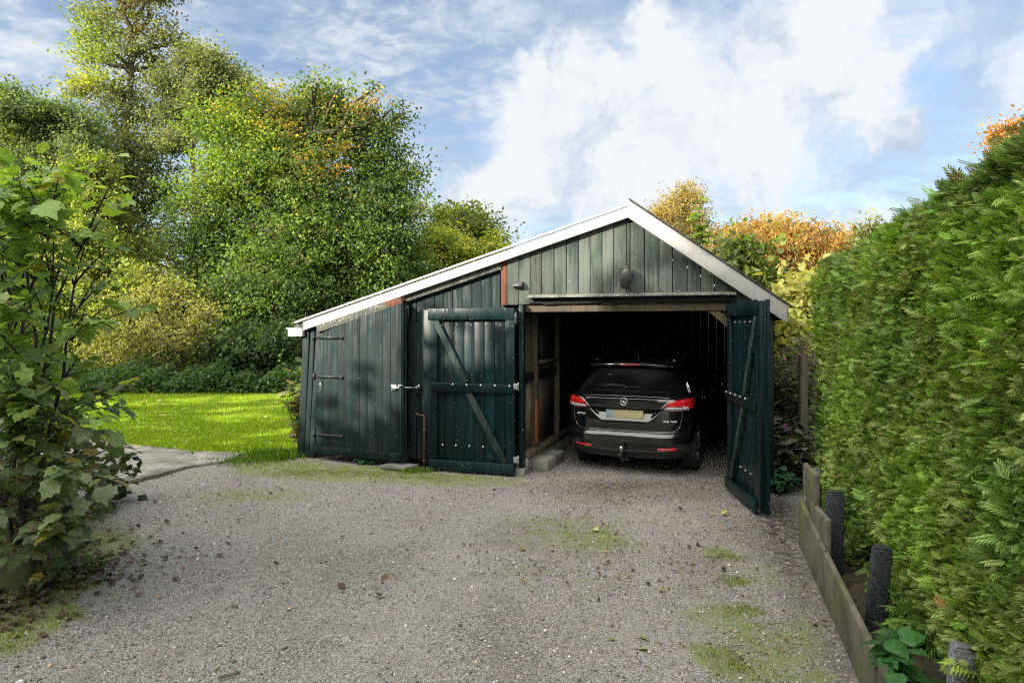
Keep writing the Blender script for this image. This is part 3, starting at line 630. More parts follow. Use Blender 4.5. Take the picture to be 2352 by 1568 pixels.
mb = MB(); mb.box((-1.80,dn_(-1.75)-.034,1.05),(-1.72,dn_(-1.75)-.024,1.13)); mb.beam((-1.76,dn_(-1.7)-.05,1.09),(-1.48,-.09,1.085),.022,.012); mb.tube([(-1.70,dn_(-1.7)-.03,1.07),(-1.68,dn_(-1.7)-.07,1.12),(-1.62,dn_(-1.7)-.07,1.13),(-1.60,dn_(-1.7)-.03,1.10)],.006,6)
mb.box((-1.50,-.03,1.06),(-1.47,.0,1.12)); mb.cyl((-1.485,-.1,1.09),(-1.485,-.0,1.09),.012,8); mb.build('hasp', M['steel'], ldoor)
mb = MB(); mb.tube([(-2.99,dn_(-3)-.03,1.13),(-2.985,dn_(-3)-.05,1.10),(-2.985,dn_(-3)-.045,1.02),(-3.0,dn_(-3)-.045,.985),(-3.01,dn_(-3)-.05,1.0)],.006,6); mb.build('hook', M['steel'], ldoor)

def door_leaf(Wd, sg, loc, rz, label, z0=.05, z1=2.14, warp=0):
    """leaf along +x from the hinge; sg*y is the inner side carrying the rails"""
    r = empty('garage_door'); r.parent = shed; r.location = loc; r.rotation_euler = (0, 0, rz)
    def bx(mb, x0, x1, y0, y1, za, zb): mb.box((x0, sg*y0, za), (x1, sg*y1, zb))
    r['label'] = label
    mb = MB(); x = .0; w = Wd/9.0
    for k in range(9): bx(mb, x+.0035, x+w-.0035, 0, .024, z0, z1-.01); x += w
    mb.build('planking', M['door'], r, bevel=.002)
    mb = MB(); bx(mb, 0, .115, .0245, .066, z0, z1); mb.build('stile', M['door'], r, bevel=.004)
    mb = MB(); bx(mb, Wd-.20, Wd, .0245, .066, z0+.05, z1-.005); mb.build('stile', M['door'], r, bevel=.004)
    mb = MB(); bx(mb, -.0, Wd-.07, .0665, .080, z1-.14, z1+.01); bx(mb, .116, Wd-.201, .0245, .066, z1-.13, z1-.002); mb.build('top_rail', M['door'], r, bevel=.003)
    mb = MB(); bx(mb, .03, Wd-.10, .0665, .090, 1.06, 1.175); mb.build('middle_rail', M['door'], r, bevel=.004)
    mb = MB(); bx(mb, .0, Wd-.09, .0665, .094, z0-.02, z0+.11); mb.build('bottom_rail', M['door'], r, bevel=.004)
    for (xa, za, xb, zb) in ((Wd-.17, z1-.15, Wd*.53, 1.18), (Wd*.50, 1.055, .14, z0+.115)):
        mb = MB(); mb.beam((xa, sg*.048, za), (xb, sg*.048, zb), .045, .085, (0, 1, 0)); mb.build('brace', M['brace'], r, bevel=.004)
    for zz, yy_, xs_ in ((z1-.21, .030, np.linspace(.2, Wd-.26, 5)), (1.155, .094, np.linspace(.06, Wd*.66, 5)), (z0+.30, .030, np.linspace(.06, Wd-.26, 6))):
        for xb in xs_:
            mb = MB(); mb.cyl((xb, sg*(yy_-.006), zz), (xb, sg*(yy_+.001), zz), .0135, 14); mb.cyl((xb, sg*yy_, zz), (xb, sg*(yy_+.009), zz), .007, 6)
            mb.build('bolt', M['steel'], r)
    return r
lf = door_leaf(1.27, 1, (-.045, -.13, 0), pi+R(1.2), 'left door leaf folded flat against the wall')
for z in (2.02,):
    mb = MB(); mb.box((-.035,.0,z-.06),(.012,.075,z+.06)); mb.cyl((-.03,.085,z-.08),(-.03,.085,z+.08),.014,8); mb.build('hinge', M['black_iron'], lf, bevel=.003)
for z in (1.15, .22):
    mb = MB(); mb.box((-.045,.04,z-.035),(.004,.098,z+.035)); mb.cyl((-.05,.07,z-.05),(-.05,.07,z+.05),.012,8); mb.build('hinge', M['steel'], lf, bevel=.003)
mb = MB(); mb.tube([(1.36,.08,.76),(1.35,.085,.745),(1.255,.085,.735),(1.25,.085,.72),(1.25,.085,.02)],.008,8); mb.box((1.23,.067,.53),(1.27,.09,.545)); mb.box((1.23,.067,.13),(1.27,.09,.145)); mb.build('drop_bolt', M['rust'], lf)
rang = math.atan2(-1.23, -.066)
rf = door_leaf(1.25, -1, (2.60, -.045, 0), rang+TH, 'right door leaf swung open towards the viewer', z0=.06, z1=2.17)
mb = MB(); mb.box((1.17,.002,.06),(1.262,.028,2.18)); mb.build('cover_strip', M['door'], rf, bevel=.003)
mb = MB(); mb.box((1.1,.029,1.0),(1.2,.04,1.16)); mb.tube([(1.13,.04,1.02),(1.13,.075,1.03),(1.13,.075,.93),(1.13,.04,.94)],.007,6); mb.build('latch', M['black_iron'], rf)
for z in (1.95, .35):
    mb = MB(); mb.box((-.03,-.06,z-.05),(.01,.0,z+.05)); mb.build('hinge', M['black_iron'], rf, bevel=.003)

# lamps on the gable (things that hang on the wall)
def on_shed(name, s, n, z, **kw): p_ = shw(s, n, z); return empty(name, tuple(p_), -TH, **kw)
L1 = on_shed('wall_lamp', -.03, -.045, 2.44, label='small black solar lamp on the gable left of the doorway', cat='lamp')
mb = MB(); mb.add([(-.065,-.085,-.01),(.065,-.085,-.01),(.065,0,-.04),(-.065,0,-.04),(-.065,-.055,.045),(.065,-.055,.045),(.065,0,.05),(-.065,0,.05)],[(0,3,2,1),(4,5,6,7),(0,1,5,4),(1,2,6,5),(2,3,7,6),(3,0,4,7)]); mb.build('housing', M['lamp_black'], L1, bevel=.005)
mb = MB(); mb.add([(-.05,-.088,-.012),(.05,-.088,-.012),(.05,-.062,.03),(-.05,-.062,.03),(-.05,-.084,-.014),(.05,-.084,-.014),(.05,-.058,.028),(-.05,-.058,.028)],[(0,1,2,3),(4,7,6,5),(0,4,5,1),(1,5,6,2),(2,6,7,3),(3,7,4,0)]); mb.build('lens', M['lamp_glass'], L1)
mb = MB(); mb.lathe([(0,0),(.003,.008),(.008,.009),(.012,.0)],12,'y',(0,-.092,-.0)); mb.build('sensor', M['steel'], L1, smooth=True)
L2 = on_shed('floodlight', 1.395, -.04, 2.50, label='grey hooded floodlight high on the gable above the car', cat='lamp')
mb = MB(); mb.cyl((0,0,.05),(0,-.05,.05),.045,16); mb.beam((0,-.04,.05),(.0,-.13,.055),.03,.03); mb.build('bracket', M['lamp_plastic'], L2, bevel=.004, smooth=False)
mb = MB(); prof = [(-.12,.0),(-.118,.035),(-.09,.062),(-.03,.075),(.03,.070),(.075,.05),(.10,.028),(.105,0)]
mb.lathe(prof, 20, 'z'); mb.v = [(x*.95-.02+.12*z, -.13+y*.85-z*.35, z*.95) for x, y, z in mb.v]; hd = mb.build('lamp_head', simple('matt_grey_lamp_shell', (.055,.055,.053), .5, nscale=25, namt=.3), L2, smooth=True)
mb = MB(); mb.beam((-.02,-.04,.10),(-.02,-.16,.105),.02,.07); mb.build('hood', M['lamp_plastic'], L2, bevel=.004)
L2.scale = (1.1,1.1,1.15)

# kerb block and paving slab
blk = on_shed('concrete_block', .19, .55, .10, label='pale concrete block lying just inside the doorway', cat='block')
mb = MB(); mb.add([(-.10,-.42,-.11),(.10,-.36,-.11),(.12,.40,-.11),(-.06,.42,-.11),(-.10,-.42,.06),(.10,-.36,.06),(.12,.40,.07),(-.06,.42,.07)],[(0,3,2,1),(4,5,6,7),(0,1,5,4),(1,2,6,5),(2,3,7,6),(3,0,4,7)]); mb.build('block_body', M['block'], blk, bevel=.012)
blk.location.z = .10
pv = slab('paving_slab', [tuple(shw(-1.90,-.36)[:2]), tuple(shw(-1.50,-.36)[:2]), tuple(shw(-1.42,-.12)[:2]), tuple(shw(-1.80,-.08)[:2])], .06, .05, M['block'], label='loose grey paving slab on the ground before the lean-to door', cat='paving slab')

# ---------------------------------------------------------------- estate car
M['paint'] = simple('black_car_paint', (.004,.005,.006), .16, spec=.5, coat=1.0)
M['trim'] = simple('black_satin_trim', (.012,.012,.013), .42)
M['glass'] = simple('dark_window_glass', (.004,.005,.005), .02, spec=.7)
M['chrome'] = simple('chrome', (.75,.76,.78), .12, 1)
M['letter'] = simple('satin_silver_lettering', (.8,.8,.8), .45, .2)
M['tyre'] = simple('tyre_rubber', (.018,.018,.018), .75, nscale=40, namt=.3)
M['rim'] = simple('alloy_rim', (.35,.35,.36), .35, .9)
M['lens_red'] = simple('red_lamp_lens', (.62,.012,.018), .12, coat=1); M['lens_dark'] = simple('dark_red_lamp_housing', (.10,.006,.008), .15, coat=1)
M['lens_clear'] = simple('clear_lamp_lens', (.62,.60,.60), .12, coat=1); M['lens_rim'] = simple('pinkish_lamp_rim', (.55,.42,.43), .2, coat=1)
YAW = R(24)
car = empty('estate_car', (1.415, 8.72, 0), -YAW, label='black estate car parked nose-in inside the open shed', cat='car'); car.scale = (.935, 1, 1)
LV = np.array([(.22,.16,.74),(.27,.10,.78),(.31,.045,.84),(.36,.025,.868),(.44,.0,.885),(.515,.0,.895),(.525,.004,.897),(.556,.018,.902),(.572,.036,.904),(.58,.075,.905),(.66,.075,.907),(.70,.07,.908),(.80,.075,.906),(.86,.078,.902),(.875,.056,.900),(.90,.05,.897),(.96,.05,.89),(.99,.056,.88),(1.02,.09,.862),(1.04,.115,.835),(1.06,.15,.80),(1.10,.185,.775),(1.2,.29,.725),(1.34,.42,.645),(1.39,.47,.612),(1.42,.54,.59),(1.445,.68,.565),(1.462,.95,.53),(1.475,1.4,.47)])
CS = .985
def yc(z): return np.interp(z, LV[:,0], LV[:,1])
def wd(z): return np.interp(z, LV[:,0], LV[:,2])*CS
PW = 3.0
def cornerL(z): return np.interp(z, [.2,1.0,1.1,1.45],[.42,.42,.34,.45])
def recess(x, z):
    h = .335+(z-.69)/.185*.20; m_ = np.clip((h-np.abs(x))/.05, 0, 1); dz = np.interp(z, [.672,.684,.80,.862,.876],[0,.002,.046,.046,0]); return m_*dz
def srear(x, z):
    w = wd(z); q = np.clip(np.abs(x)/w, 0, .99999); y = yc(z)+cornerL(z)*(1-(1-q**PW)**(1/PW))
    return y+recess(x, z)
def spt(x, z, off=0):
    x = np.asarray(x, float); z = np.asarray(z, float)+0*x; e = 2e-3; y = srear(x, z)
    dx = (srear(x+e, z)-srear(x-e, z))/(2*e); dz = (srear(x, z+e)-srear(x, z-e))/(2*e)
    n = norm(np.stack([dx, -np.ones_like(dx), dz], -1)); return np.stack([x, y, z], -1)+n*off
zs = np.unique(np.concatenate([np.linspace(.22, 1.06, 100), LV[:,0], np.linspace(1.06, 1.475, 36)]))
phi = np.linspace(-pi/2, pi/2, 129)
def front_y(z): return np.interp(z, [.2,.5,.75,.85,.95,1.02,1.10,1.42,1.475],[4.62,4.69,4.62,4.35,3.75,3.45,3.30,2.55,1.9])
rings = []
for z in zs:
    w = float(wd(z)); xr = np.sign(phi)*w*np.abs(np.sin(phi))**(2/PW)
    yr = yc(z)+cornerL(z)*(1-np.abs(np.cos(phi))**(2/PW))+recess(xr, np.full_like(xr, z))
    fy = front_y(z); y0 = yr[-1]; ys = np.linspace(y0, fy-.5, 40)[1:]
    def sx_(y):
        q = np.full_like(y, w)
        for wy in (.86, 3.5):
            rr = np.sqrt((y-wy)**2+(z-.32)**2); q = np.where((rr < .37) & (z < .66), w-.16, q)
        return q
    xs_ = sx_(ys); ph = np.linspace(pi/2, -pi/2, 40)[1:-1]
    xf = np.sign(ph)*w*np.abs(np.sin(ph))**(2/2.6); yf = fy-.5+.5*np.abs(np.cos(ph))**(2/2.6)
    rings.append(np.concatenate([np.stack([xr, yr], 1), np.stack([xs_, ys], 1), np.stack([xf, yf], 1), np.stack([-xs_[::-1], ys[::-1]], 1)]))
nr_, nc_ = len(zs), len(rings[0]); V = np.concatenate([np.column_stack([r_, np.full(nc_, z)]) for r_, z in zip(rings, zs)])
I = np.arange(nr_*nc_).reshape(nr_, nc_); I2 = np.roll(I, -1, 1)
F = [np.stack([I[:-1].ravel(), I2[:-1].ravel(), I2[1:].ravel(), I[1:].ravel()], 1)]
ct = len(V); V = np.vstack([V, [(0, 1.7, 1.482), (0, 2.3, .2)]])
F.append(np.concatenate([np.stack([I[-1], I2[-1], np.full(nc_, ct)], 1), np.stack([I2[0], I[0], np.full(nc_, ct+1)], 1)]))
link(bpy.data.objects.new('body', npmesh('body', V, F, None, True)), car, M['paint'])
def patch(name, x0, x1, zb, zt, off, m_, parent=car, n=40, k=8, side=1, **kw):
    """piece of skin following the rear of the body between two curves zb(x), zt(x)"""
    x = np.linspace(x0, x1, n); P = []
    for j in range(k): tt = j/(k-1); z = zb(x)*(1-tt)+zt(x)*tt; P.append(spt(x*side, z, off))
    P = np.array(P); O = np.array([spt(x*side, zb(x)*(1-j/(k-1))+zt(x)*j/(k-1), .0005) for j in range(k)])
    V = np.concatenate([P.reshape(-1,3), O.reshape(-1,3)]); I = np.arange(n*k).reshape(k, n); B = I+n*k
    F = [np.stack([I[:-1,:-1].ravel(), I[:-1,1:].ravel(), I[1:,1:].ravel(), I[1:,:-1].ravel()], 1)]
    for a, b in ((I[0], B[0]), (I[-1], B[-1]), (I[:,0], B[:,0]), (I[:,-1], B[:,-1])): F.append(np.stack([a[:-1], a[1:], b[1:], b[:-1]], 1))
    return tag(link(bpy.data.objects.new(name, npmesh(name, V, F, None, True)), parent, m_), **kw)
def line(name, pts, r, m_, parent=car, off=.002, **kw):
    mb = MB(); p_ = spt(np.array([q[0] for q in pts]), np.array([q[1] for q in pts]), off); mb.tube(list(p_), r, 6); return mb.build(name, m_, parent, smooth=True, **kw)
K = lambda xs, ys: (lambda x: np.interp(np.abs(x), xs, ys))
# windows
rw = patch('rear_window', -.735, .735, K([0,.60,.70,.735],[1.082,1.075,1.082,1.11]), K([0,.45,.58,.62,.68,.735],[1.362,1.350,1.335,1.30,1.205,1.115]), .004, M['glass'], n=60, k=14)
mb = MB(); p_ = spt(np.array([.0,-.05,-.22,-.40]), np.array([1.115,1.125,1.142,1.135]), .022); mb.tube(list(p_), [.018,.013,.010,.005], 6); p2 = spt(np.array([0.]), np.array([1.095]), .012); mb.tube([p2[0], p_[0]], .017, 8)
mb.build('wiper', M['trim'], rw, smooth=True)
line('wiper_blade', [(-.46,1.128),(-.2,1.130),(.30,1.118)], .005, M['trim'], rw, .01)
# spoiler with brake light
x = np.linspace(-.60, .60, 41)*CS; sec = []
for xx in x:
    q = abs(xx)/(.60*CS); yb = .335+.11*q**3; zt = 1.432-.030*q**2.4; sec.append([(xx, yb, zt-.028), (xx, yb-.006, zt-.010), (xx, yb+.03, zt+.002), (xx, yb+.16, zt+.022-.01*q), (xx, yb+.40, zt+.030-.02*q), (xx, yb+.40, zt-.06), (xx, yb+.12, zt-.06)])
V = np.array(sec).reshape(-1, 3); n_ = 7
F = [(i*n_+j, i*n_+(j+1)%n_, (i+1)*n_+(j+1)%n_, (i+1)*n_+j) for i in range(40) for j in range(n_)]+[tuple(range(n_)), tuple(range(40*n_, 41*n_))[::-1]]
sp = link(bpy.data.objects.new('spoiler', npmesh('spoiler', V, F, None, True)), car, M['paint'])
mb = MB(); mb.box((-.15,.326,1.400),(.15,.345,1.420)); mb.build('brake_light', M['lens_dark'], sp, bevel=.003)
for s_ in (-1, 1):
    mb = MB(); mb.tube([(s_*.57,.62,1.455),(s_*.57,.68,1.485),(s_*.56,1.2,1.515),(s_*.55,2.2,1.515),(s_*.55,2.4,1.47)], .014, 6); mb.build('roof_rail', M['chrome'], car, smooth=True)
mb = MB(); mb.tube([(0,.9,1.46),(0,.86,1.53),(0,.80,1.60)], [.018,.006,.003], 6); mb.build('antenna', M['trim'], car, smooth=True)
# tail lights
for s_ in (-1, 1):
    tl = patch('tail_light', .50, .880, K([.50,.60,.69,.75,.880],[.868,.842,.838,.842,.868]), K([.50,.535,.60,.68,.76,.880],[.874,.905,.965,.990,.998,1.005]), .006, M['lens_dark'], side=s_, n=46)
    patch('rim', .505, .66, K([.505,.60,.66],[.872,.962,.980]), K([.505,.53,.60,.66],[.878,.906,.972,.988]), .009, M['lens_rim'], tl, n=24, k=3, side=s_)
    patch('red_lens', .585, .765, K([.585,.68,.765],[.905,.905,.908]), K([.585,.62,.68,.765],[.925,.955,.972,.985]), .010, M['lens_red'], tl, n=26, side=s_)
    patch('red_lens', .775, .878, K([.775,.82,.83,.878],[.908,.908,.88,.882]), K([.775,.878],[.988,.997]), .010, M['lens_red'], tl, n=30, side=s_)
    patch('clear_lens', .545, .765, K([.545,.62,.765],[.868,.852,.852]), K([.545,.58,.765],[.876,.895,.897]), .010, M['lens_clear'], tl, n=26, side=s_)
    patch('clear_lens', .775, .835, K([.775,.84],[.858,.862]), K([.775,.84],[.902,.902]), .010, M['lens_clear'], tl, n=12, side=s_)
    patch('reflector', .46, .70, K([.46,.70],[.352,.362]), K([.46,.70],[.376,.388]), .006, M['lens_red'], side=s_, n=16, k=4)
patch('tailgate_lip', -.56, .56, K([0,.54,.56],[.864,.868,.871]), K([0,.56],[.878,.874]), .010, M['trim'], n=40, k=4)
patch('lower_bumper', -.82, .82, K([0,.9],[.245,.26]), K([0,.45,.50,.9],[.335,.338,.345,.36]), .005, M['trim'], n=60, k=8)
# shut line and crease as bright tubes standing in for edge highlights
tg = [(-.765,.855),(-.76,.75),(-.742,.66),(-.70,.60),(-.62,.575),(-.3,.562),(0,.558),(.3,.562),(.62,.575),(.70,.60),(.742,.66),(.76,.75),(.765,.855)]
line('tailgate_seam_highlight', [p_ for a, b in zip(tg[:-1], tg[1:]) for p_ in [(a[0]+(b[0]-a[0])*t_, a[1]+(b[1]-a[1])*t_) for t_ in np.linspace(0, 1, 6)]], .0032, M['rim'], off=.0)
line('tailgate_crease_highlight', [(x_, 1.020-.012*(abs(x_)/.6)**4) for x_ in np.linspace(-.63, .63, 40)], .003, M['rim'], off=.0)
# number plate
m, t, p, o = mat('yellow_plate'); co = t.new('ShaderNodeTexCoord').outputs['Object']; s_x = t.new('ShaderNodeSeparateXYZ', i_0=co).outputs[0]
t.set(p.inputs['Base Color'], t.mix(t.ramp(s_x, -.27, -.08), (.16,.30,.36,1), (.40,.36,.19,1))); p.inputs['Roughness'].default_value = .35; M['plate'] = m
mb = MB(); mb.box((-.262,.088,.730),(.262,.098,.842)); pl = mb.build('number_plate', M['plate'], car, bevel=.004)
# badge
bc = spt(np.array([0.]), np.array([.948]), .0)[0]
mb = MB(); r0_ = .046
mb.tube([(r0_*cos(a), -.006, r0_*sin(a)) for a in np.linspace(0, 2*pi, 41)], .0052, 8)
for k_ in (-1, 1): mb.add([(k_*a, b, k_*c_) for a, c_ in ((.066,-.004),(-.012,-.004),(-.03,-.018),(.028,-.011),(.066,-.009)) for b in (-.010,)]+[(k_*a, -.002, k_*c_) for a, c_ in ((.066,-.004),(-.012,-.004),(-.03,-.018),(.028,-.011),(.066,-.009))], [(0,1,2,3,4),(9,8,7,6,5)]+[(i, (i+1)%5, (i+1)%5+5, i+5) for i in range(5)])
mb.add([(-.062,-.011,.004),(.030,-.011,.004),(.012,-.011,-.004),(-.036,-.011,-.018),(.062,-.011,-.004),(-.030,-.011,-.004),(-.012,-.011,.004),(.036,-.011,.018)],[(0,1,2),(4,5,6)])
bd = mb.build('badge', M['chrome'], car); bd.location = tuple(bc); bd.rotation_euler = (R(-8), 0, 0)
def text(name, s, size, x, z, shear=0):
    cu = bpy.data.curves.new('t', 'FONT'); cu.body = s; cu.size = size; cu.extrude = .0015; cu.align_x = 'CENTER'; cu.shear = shear; cu.offset = .0008; cu.space_character = 1.05
    ob = bpy.data.objects.new('t', cu); C.objects.link(ob); dg = bpy.context.evaluated_depsgraph_get(); me = bpy.data.meshes.new_from_object(ob.evaluated_get(dg)); bpy.data.objects.remove(ob)
    o = bpy.data.objects.new(name, me); me.name = name; me.materials.clear(); link(o, car, M['letter'])
    p_ = spt(np.array([x]), np.array([z]), .004)[0]; q_ = spt(np.array([x+.03]), np.array([z]), .004)[0]
    o.location = tuple(p_); o.rotation_euler = (pi/2, 0, math.atan2(q_[1]-p_[1], q_[0]-p_[0])); o.scale = (1.25, 1, 1)
text('model_lettering', 'ASTRA', .036, -.64, .755, .15); text('eco_lettering', 'eco', .040, .565, .705); text('eco_lettering', 'FLEX', .030, .66, .706)
# tow ball
mb = MB(); mb.tube([(0,.10,.22),(0,.0,.215),(0,-.06,.235),(0,-.075,.30),(0,-.075,.345)], [.03,.024,.02,.016,.014], 10); mb.box((-.09,.03,.23),(-.03,.06,.28)); mb.cyl((.03,.0,.22),(.09,.0,.215),.012,8); tb = mb.build('tow_bar', M['trim'], car, smooth=False)
mb = MB(); mb.lathe([(-.03,.0),(-.028,.012),(-.018,.022),(0,.027),(.018,.022),(.026,.012),(.027,0)], 16, 'z', (0,-.075,.375)); mb.cyl((0,-.075,.33),(0,-.075,.36),.013,12); mb.build('tow_ball', M['steel'], tb, smooth=True)
# wheels
def wheel(x, y):
    s_ = 1 if x > 0 else -1; w0 = .105; prof = [(-w0,.22),(-w0-.004,.27),(-w0+.008,.312),(-w0+.02,.320)]
    for g_ in (-.055,-.018,.018,.055): prof += [(g_-.007,.322),(g_-.006,.310),(g_+.006,.310),(g_+.007,.322)]
    prof += [(w0-.02,.320),(w0-.008,.312),(w0+.004,.27),(w0,.22)]
    wh = empty('wheel', (x, y, .318)); wh.parent = car
    mb = MB(); mb.lathe(prof, 56, 'x'); mb.build('tyre', M['tyre'], wh)
    mb = MB(); mb.lathe([(s_*.02,.0),(s_*.06,.03),(s_*.05,.06),(s_*.07,.19),(s_*.1,.218),(-s_*.1,.22)], 30, 'x')
    for k_ in range(10): a = 2*pi*k_/10; mb.beam((s_*.08,.03*cos(a),.03*sin(a)),(s_*.095,.2*cos(a),.2*sin(a)),.03,.02,(1,0,0))
    mb.build('rim', M['rim'], wh)
for x_ in (-.775, .775):
    for y_ in (.86, 3.5): wheel(x_, y_)
# side windows, trims, mirrors, door handles
for s_ in (-1, 1):
    def sp_(y, z, off=.006): return (s_*(float(wd(z))+off), y, z)
    wn_ = None
    for (ya, yb, yc2, yd) in ((.62,.95,1.20,.98),(1.30,1.08,1.95,2.0),(2.05,2.05,3.05,2.55)):
        zb_, zt_ = 1.065, 1.375; V = [sp_(ya, zb_), sp_(yc2, zb_), sp_(yd, zt_), sp_(yb, zt_)]
        V = [sp_(ya+(yb-ya)*t_, zb_+(zt_-zb_)*t_) for t_ in np.linspace(0,1,6)]+[sp_(yc2+(yd-yc2)*t_, zb_+(zt_-zb_)*t_) for t_ in np.linspace(0,1,6)]
        me = npmesh('side_window', np.array(V), [(i,i+1,i+7,i+6) for i in range(5)], None); wn_ = link(bpy.data.objects.new('side_window', me), car, M['glass'])
    mb = MB(); mb.tube([sp_(y, 1.058, .008) for y in np.linspace(.6, 3.1, 12)]+[sp_(2.62,1.385,.008)]+[sp_(y, 1.39, .008) for y in np.linspace(2.4,.98,8)]+[sp_(.6,1.062,.008)], .008, 6); mb.build('window_trim', M['chrome'], car, smooth=True)
    for y in (1.25, 2.15): mb = MB(); mb.tube([sp_(y,.93,.012),sp_(y+.04,.935,.035),sp_(y+.17,.935,.035),sp_(y+.2,.93,.012)], .012, 6); mb.build('door_handle', M['chrome'], car, smooth=True)
    mb = MB(); mb.lathe([(-.05,0),(-.045,.05),(.0,.075),(.07,.06),(.12,.0)], 16, 'y', (0,0,0)); mb.v = [(s_*1.0+x_*1.45, 2.30+y_, 1.045+z_*.95) for x_, y_, z_ in mb.v]; mb.beam((s_*.82,2.36,1.03),(s_*.94,2.33,1.03),.04,.06); mr = mb.build('mirror', M['paint'], car, smooth=True)
    mb = MB(); mb.lathe([(-.001,0),(0,.05),(.004,.0)], 20, 'y'); mb.v = [(s_*1.0+x_*1.5, 2.236+y_-.42*x_*s_, 1.045+z_*.9) for x_, y_, z_ in mb.v]; mb.build('mirror_glass', M['chrome'], mr)

# ---------------------------------------------------------------- conifer hedge on the right
HT = np.array([.279, 1.0]); HT /= np.linalg.norm(HT); HN = np.array([-HT[1], HT[0]])     # along / outwards to the left
def hpt(a, o=0, z=0): y = a; q = np.array([1.235+.279*y, y])+HN*o; return np.array([q[0], q[1], z])
hedge = empty('hedge', tuple(hpt(4)), 0, label='tall clipped conifer hedge filling the right side', cat='hedge')
hb = np.array(hedge.location)
def htop(a): return 2.62+.16*sstep(4.5-a, 0, 2.2)+.02*np.sin(a*1.9)+.015*np.sin(a*4.7+1)+.012*np.sin(a*9)
def hbulge(a, z): return .022*np.sin(a*2.3+z*1.7)+.018*np.sin(a*5.1-z*3.9)+.012*np.sin(a*11+z*9)
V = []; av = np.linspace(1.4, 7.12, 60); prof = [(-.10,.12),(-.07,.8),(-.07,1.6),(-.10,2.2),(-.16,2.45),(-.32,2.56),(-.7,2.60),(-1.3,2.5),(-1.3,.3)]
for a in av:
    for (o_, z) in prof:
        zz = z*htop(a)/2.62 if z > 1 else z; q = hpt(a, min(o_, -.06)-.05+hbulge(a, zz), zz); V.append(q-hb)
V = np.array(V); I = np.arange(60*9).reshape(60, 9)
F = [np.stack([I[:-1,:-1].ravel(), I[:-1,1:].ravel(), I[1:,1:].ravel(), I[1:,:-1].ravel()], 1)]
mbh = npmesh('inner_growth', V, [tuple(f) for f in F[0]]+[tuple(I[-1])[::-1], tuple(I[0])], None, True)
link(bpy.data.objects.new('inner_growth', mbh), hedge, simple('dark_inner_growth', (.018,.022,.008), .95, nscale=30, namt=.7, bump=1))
# one feathery spray
tv = []; tf = []
def addq(p, d, L, w, z0=0, z1=0):
    p = np.array(p, float); d = np.array(d, float); d /= np.linalg.norm(d); n = np.array([-d[1], d[0]]); b = len(tv)
    for q, zz in ((p, z0), (p+d*L*.5-n*w*.6, (z0+z1)/2+.02), (p+d*L, z1), (p+d*L*.5+n*w*.6, (z0+z1)/2+.02)): tv.append((q[0], q[1], zz))
    tf.append((b, b+1, b+2, b+3))
addq((0,0), (0,1), 1.0, .06, 0, -.12)
for i, y in enumerate(np.linspace(.08, .82, 6)):
    L = .56*(1-.7*y)+.06
    for s_ in (-1, 1): addq((0, y+.06*(s_ > 0)), (s_*.60, .9), L, .068, -.02*y, -.08-.05*y)
N = 118000; a = 1.5+5.62*rng.random(N)**.9; z = .14+(htop(a)-.18)*rng.random(N)**.95
o_ = hbulge(a, z)-np.clip(z-2.25, 0, 1)**1.6*.55+rng.normal(size=N)*.025-.02-.07*sstep(.50-z, 0, .35)+.05*(rng.random(N) < .06)
q = np.stack([1.235+.279*a, a], 1)+HN*o_[:,None]; pos = np.column_stack([q, z])
axl = norm(np.column_stack([np.tile(HN, (N,1))*.75, np.full(N, .30)])+rng.normal(size=(N,3))*.42+np.array([0,-.15,0]))
nr = norm(np.column_stack([np.tile(HN, (N,1))*.25, np.full(N, .75)])+rng.normal(size=(N,3))*.45)
# rounded top
N2 = 20000; a2 = 1.5+5.62*rng.random(N2); o2 = -.05-.95*rng.random(N2)**1.3; z2 = htop(a2)-.06-.12*np.exp(o2*7)+rng.normal(size=N2)*.03
q2 = np.stack([1.235+.279*a2, a2], 1)+HN*o2[:,None]
pos = np.vstack([pos, np.column_stack([q2, z2])]); axl = np.vstack([axl, norm(np.column_stack([np.tile(HN, (N2,1))*.75, np.full(N2, .5)])+rng.normal(size=(N2,3))*.4)])
nr = np.vstack([nr, norm(np.array([-.2,0,1])+rng.normal(size=(N2,3))*.5)])
# far end face
N3 = 8000; o3 = -1.2*rng.random(N3)+.02; z3 = .3+2.25*rng.random(N3); q3 = np.array([1.235+.279*7.12, 7.12])[None]+HN*o3[:,None]
pos = np.vstack([pos, np.column_stack([q3, z3])]); axl = np.vstack([axl, norm(np.array([.1,.7,.4])+rng.normal(size=(N3,3))*.4)]); nr = np.vstack([nr, norm(np.array([0,.3,.8])+rng.normal(size=(N3,3))*.4)])
NN = len(pos); kk = np.sin(pos[:,1]*3.1+pos[:,2]*2.3)+np.sin(pos[:,1]*1.3-pos[:,2]*4.1)+rng.normal(size=NN)*.6
hc = np.where((kk > .5)[:,None], np.array([.17,.27,.045]), np.array([.19,.25,.070])); hc = np.where((kk < -.9)[:,None], np.array([.13,.215,.05]), hc)
hc[rng.random(NN) < .003] = (.22,.12,.04); fresh = rng.random(NN) < .12; hc[fresh] = (.15,.30,.04)
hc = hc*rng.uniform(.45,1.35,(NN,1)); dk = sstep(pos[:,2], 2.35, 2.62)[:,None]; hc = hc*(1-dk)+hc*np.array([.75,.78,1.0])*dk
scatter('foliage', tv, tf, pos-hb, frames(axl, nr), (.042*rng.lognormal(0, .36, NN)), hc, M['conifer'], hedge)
a4 = 3.3+3.6*rng.random(2600); o4 = .01+.13*rng.random(2600)**1.5; q4 = np.stack([1.235+.279*a4, a4], 1)+HN*o4[:,None]; okp = rng.random(2600) < .5+.5*np.sin(a4*5)
P4 = np.column_stack([q4, .15+.22*rng.random(2600)])[okp]
